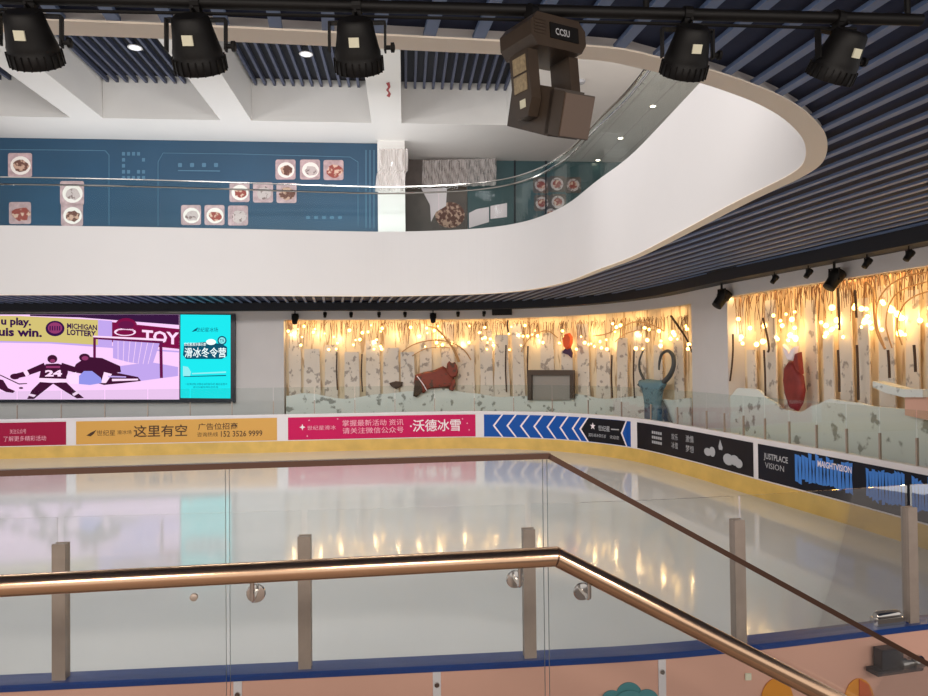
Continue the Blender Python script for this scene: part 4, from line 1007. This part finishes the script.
def par_proto():
    e = empty('hanging_stage_light', (0, 0, 0), '', 'stage light')
    build('clamp', MB().lathe([(0.036, -0.02), (0.036, 0.02)], 14, (0, 0, 0), (1, 0, 0)).box((-0.02, -0.02, -0.075), (0.02, 0.02, -0.02)).tube([(0, 0, -0.05), (0, -0.06, -0.05)], 0.008, 6), 'black', e)
    y = MB(); w = 0.126
    y.box((-w, -0.016, -0.08), (w, 0.016, -0.072))
    for s in (-1, 1): y.hexa([(s * w - .004, -.016, -.21), (s * w + .004, -.016, -.21), (s * w + .004, .016, -.21), (s * w - .004, .016, -.21), (s * w - .004, -.016, -.073), (s * w + .004, -.016, -.073), (s * w + .004, .016, -.073), (s * w - .004, .016, -.073)])
    build('yoke', y, 'black', e)
    c = Vector((0, 0, -0.19)); ax = Vector((0, 0.62, -0.78)).normalized()
    bd = build('body', MB().lathe([(0.03, -0.125), (0.066, -0.122), (0.078, -0.11), (0.086, -0.06), (0.098, 0.0), (0.104, 0.02), (0.104, 0.04), (0.108, 0.045), (0.11, 0.085), (0.107, 0.1), (0.095, 0.09), (0.09, 0.05)], 26, c, ax), 'black', e, smooth=True)
    fn = MB()
    sx = Vector((1, 0, 0)); sy = ax.cross(sx)
    for k in range(22):
        q_ = 2 * math.pi * k / 22; dr = sx * math.cos(q_) + sy * math.sin(q_); tg = ax.cross(dr)
        fn.obox(c + ax * 0.07 + dr * 0.110, dr * 0.004, tg * 0.0025, ax * 0.03)
    build('cooling_fin', fn, 'black', bd)
    kn = MB().lathe([(0.01, 0.0), (0.01, 0.02), (0.022, 0.022), (0.022, 0.036), (0.01, 0.04)], 12, (0.130, 0, -0.19), (1, 0, 0))
    build('knob', kn, 'black', e)
    d0 = -sy if sy.y > 0 else sy
    pc = c - ax * 0.02 + d0 * 0.09
    lb = (ax * 0.105 + d0 * 0.99); 
    build('label_sticker', MB().obox(c - ax * 0.045 + d0 * 0.0905, sx * 0.022, (ax * 0.98 + d0 * 0.2).normalized() * 0.02, (d0 * 0.98 - ax * 0.2).normalized() * 0.004), 'sticker', e)
    build('lens', MB().lathe([(0.02, 0.1), (0.088, 0.098)], 20, c, ax), 'lens', e)
    return e
pp = par_proto(); first = True
for px, rz, sc_, lab in [(31, 0.12, 1.0, 'black stage lantern on the lighting pipe, above the teal hoarding end farthest from the column'), (196, 0.02, 1.04, 'black stage lantern tilted on the pipe between two white ceiling beams'),
                    (357, 0.0, 1.0, 'black stage lantern on the pipe, beside the white beam with the red mark'), (687, 0.12, 0.98, 'black stage lantern on the pipe in front of the white curved balcony tip'),
                    (838, 0.35, 1.0, 'black stage lantern on the pipe under the slats, nearest the pipe end')]:
    p = barpt(px)
    if first: o = pp; o.location = p; o.rotation_euler = (0, 0, rz); o['label'] = lab; o['group'] = 'stage lanterns on the lighting pipe'; first = False
    else: o = dup(pp, p, rz, lab, 'stage lanterns on the lighting pipe')
    o.scale = (sc_,) * 3
# moving head
p = barpt(541); mh = empty('moving_head_light', (0, 0, 0), 'large brown moving head stage light hanging from the lighting pipe between the lanterns', 'stage light')
build('clamp', MB().lathe([(0.036, -0.02), (0.036, 0.02)], 14, (-.06, 0, 0), (1, 0, 0)).lathe([(0.036, -0.02), (0.036, 0.02)], 14, (.06, 0, 0), (1, 0, 0)).box((-.08, -.02, -.09), (-.04, .02, -.02)).box((.04, -.02, -.09), (.08, .02, -.02)), 'black', mh)
def octbox(mb, x, y, z0, z1, ch):
    ring_ = [(-x + ch, -y), (x - ch, -y), (x, -y + ch), (x, y - ch), (x - ch, y), (-x + ch, y), (-x, y - ch), (-x, -y + ch)]
    return mb.prism([Vector((a, b, z0)) for a, b in ring_], (0, 0, z1 - z0))
bs = MB(); x0, x1 = 0.165, 0.125
bs.prism([Vector((-0.13, -0.12, -0.05)), Vector((0.13, -0.12, -0.05)), Vector((0.172, -0.12, -0.09)), Vector((0.172, -0.12, -0.15)), Vector((0.14, -0.12, -0.19)), Vector((-0.14, -0.12, -0.19)), Vector((-0.172, -0.12, -0.15)), Vector((-0.172, -0.12, -0.09))], (0, 0.24, 0))
base_ = build('base', bs, 'mover', mh)
build('display_plate', MB().box((-0.06, -0.126, -0.15), (0.12, -0.12, -0.085)), 'black', base_)
vs, fs = text_mesh('CCSU', 1, .02); build('lettering', MB().add([(-0.03 + .09 * u, -0.1275, -0.135 + .03 * v_) for u, v_ in vs], fs), 'ink_grey', base_)
vn = MB()
for k in range(5): vn.box((-0.155, -0.124, -0.085 - k * .014), (-0.085, -0.12, -0.079 - k * .014))
build('vent_grille', vn, 'mover', base_)
def arm(s):
    return MB().prism([Vector((s * 0.1, -0.07, -0.19)), Vector((s * 0.1, 0.07, -0.19)), Vector((s * 0.1, 0.065, -0.4)), Vector((s * 0.1, 0.04, -0.47)), Vector((s * 0.1, -0.04, -0.47)), Vector((s * 0.1, -0.075, -0.4))], (s * 0.06, 0, 0))
a1 = build('arm', arm(-1), 'mover', mh); a2 = build('arm', arm(1), 'mover', mh)
for z0, h_ in ((-0.28, 0.07), (-0.36, 0.07)):
    lp = build('label_plate', MB().box((-0.1635, -0.05, z0), (-0.16, 0.045, z0 + h_)), 'tanplate', a1)
build('label_plate', MB().box((-0.1635, -0.03, -0.43), (-0.16, 0.01, -0.395)), 'sticker', a1)
hc = Vector((0.0, 0, -0.42)); hd = Vector((0.0, -0.93, -0.37)).normalized(); hx = Vector((1, 0, 0)); hu = hx.cross(hd)
hd2 = -hd
head = build('head', MB().obox(hc + hd2 * 0.02, hx * 0.095, hd * 0.16, hu * 0.1).obox(hc + hd * 0.165, hx * 0.095, hd * 0.05, hu * 0.092), 'mover', mh)
build('head_band', MB().obox(hc + hd * 0.09, hx * 0.094, hd * 0.014, hu * 0.088), 'copper', head)
build('head_band', MB().obox(hc + hd * -0.06, hx * 0.094, hd * 0.01, hu * 0.088), 'copper', head)
build('front_cover', MB().obox(hc + hd * 0.218, hx * 0.09, hd * 0.004, hu * 0.087), 'mover_light', head)
mh.location = p - Vector((0, 0, 0.02)); mh.rotation_euler = (0, math.radians(-4), math.radians(34)); mh.scale = (0.94, 0.94, 1.04)

# ------------------------------------------------------------------ light
w = bpy.data.worlds.new('world'); sc.world = w; w.use_nodes = True
w.node_tree.nodes['Background'].inputs['Color'].default_value = (1.0, 0.965, 0.94, 1); w.node_tree.nodes['Background'].inputs['Strength'].default_value = 0.9
def area(name, loc, sx, sy, power, col=(1, 1, 1), target=None):
    l = bpy.data.lights.new(name, 'AREA'); l.shape = 'RECTANGLE'; l.size = sx; l.size_y = sy; l.energy = power; l.color = col
    o = bpy.data.objects.new(name, l); C.objects.link(o); o.location = loc
    if target is not None: o.rotation_euler = (Vector(target) - Vector(loc)).to_track_quat('-Z', 'Y').to_euler()
    return o
for x in (-10.5, -6.5, -2.5, 1.0):                    # unseen fill lights added under the upper ceiling, over the opening
    area('atrium_fill', (x, 12.0, 9.3), 2.2, 1.2, 105, (0.98, 0.98, 1.0), (x, 13.0, 0))
for x in (-9, -4.5, 0):                               # unseen fill added over the near upper floor to brighten the ceiling
    area('upper_fill', (x, 2.0, 7.2), 2.5, 0.8, 420, (1.0, 0.99, 0.98), (x, 16.0, 9.6))
for x in (-9.5, -5.0, -0.6):                          # added fill hidden behind the balcony parapet, brightening the beam undersides
    p_ = AB(x, 20.4, 6.0); area('upper_fill', p_, 4.0, 0.5, 80, (0.98, 0.99, 1.0), p_ + Vector((0, -0.25, 3)))
for k, x in enumerate((-4.5, -1.5, 1.5, 4.5)):
    area('hall_lamp', (x, -2.5, 4.2), 1.2, 0.6, 100, (1.0, 0.9, 0.8), (x, 1.8, 1.0))
for y in (10.5, 13, 15.5):  # added fill hidden behind the parapet's curved side, warming the plain ceiling
    area('upper_fill', (4.4, y, 6.02), 0.6, 0.6, 24, (1.0, 0.92, 0.84), (4.3, y + 0.1, 9))
# concealed warm lamps at the top of the alcoves
def alc_lamp(px, power):
    p, n, q = W3(px, 330, -0.10); t = Vector((n.y, -n.x, 0))
    area('alcove_lamp', (p.x, p.y, 3.83), 1.1, 0.06, power, (1.0, 0.66, 0.28), Vector((p.x, p.y, 3.1)) + n * 0.26)
for x in (305, 345, 385, 425, 465, 505, 545, 585, 625, 665): alc_lamp(x, 5)
for x in (742, 775, 806, 840, 875, 915): alc_lamp(x, 5)
def glow(px, py, power):
    l = bpy.data.lights.new('alcove_bulb', 'POINT'); l.energy = power; l.color = (1.0, 0.68, 0.30); l.shadow_soft_size = 0.03
    o = bpy.data.objects.new('alcove_bulb', l); C.objects.link(o); o.location = W3(px, py, -0.24)[0]
r7 = random.Random(4)
for k in range(17): glow(296 + k * 24.3 + r7.uniform(-6, 6), 338 + r7.uniform(-5, 7), 4.5)
for k in range(13): glow(741 + k * 20 + r7.uniform(-5, 5), 333 - k * 1.6 + r7.uniform(-8, 8), 3.5)

# ------------------------------------------------------------------ view
sc.view_settings.view_transform = 'Standard'; sc.view_settings.look = 'None'; sc.view_settings.gamma = 1.0
sc.view_settings.use_curve_mapping = False; sc.view_settings.exposure = 0.0
try:
    sc.cycles.use_denoising = True; sc.cycles.max_bounces = 10; sc.cycles.transparent_max_bounces = 24; sc.cycles.sample_clamp_indirect = 6.0
    sc.cycles.caustics_reflective = False
except Exception: pass
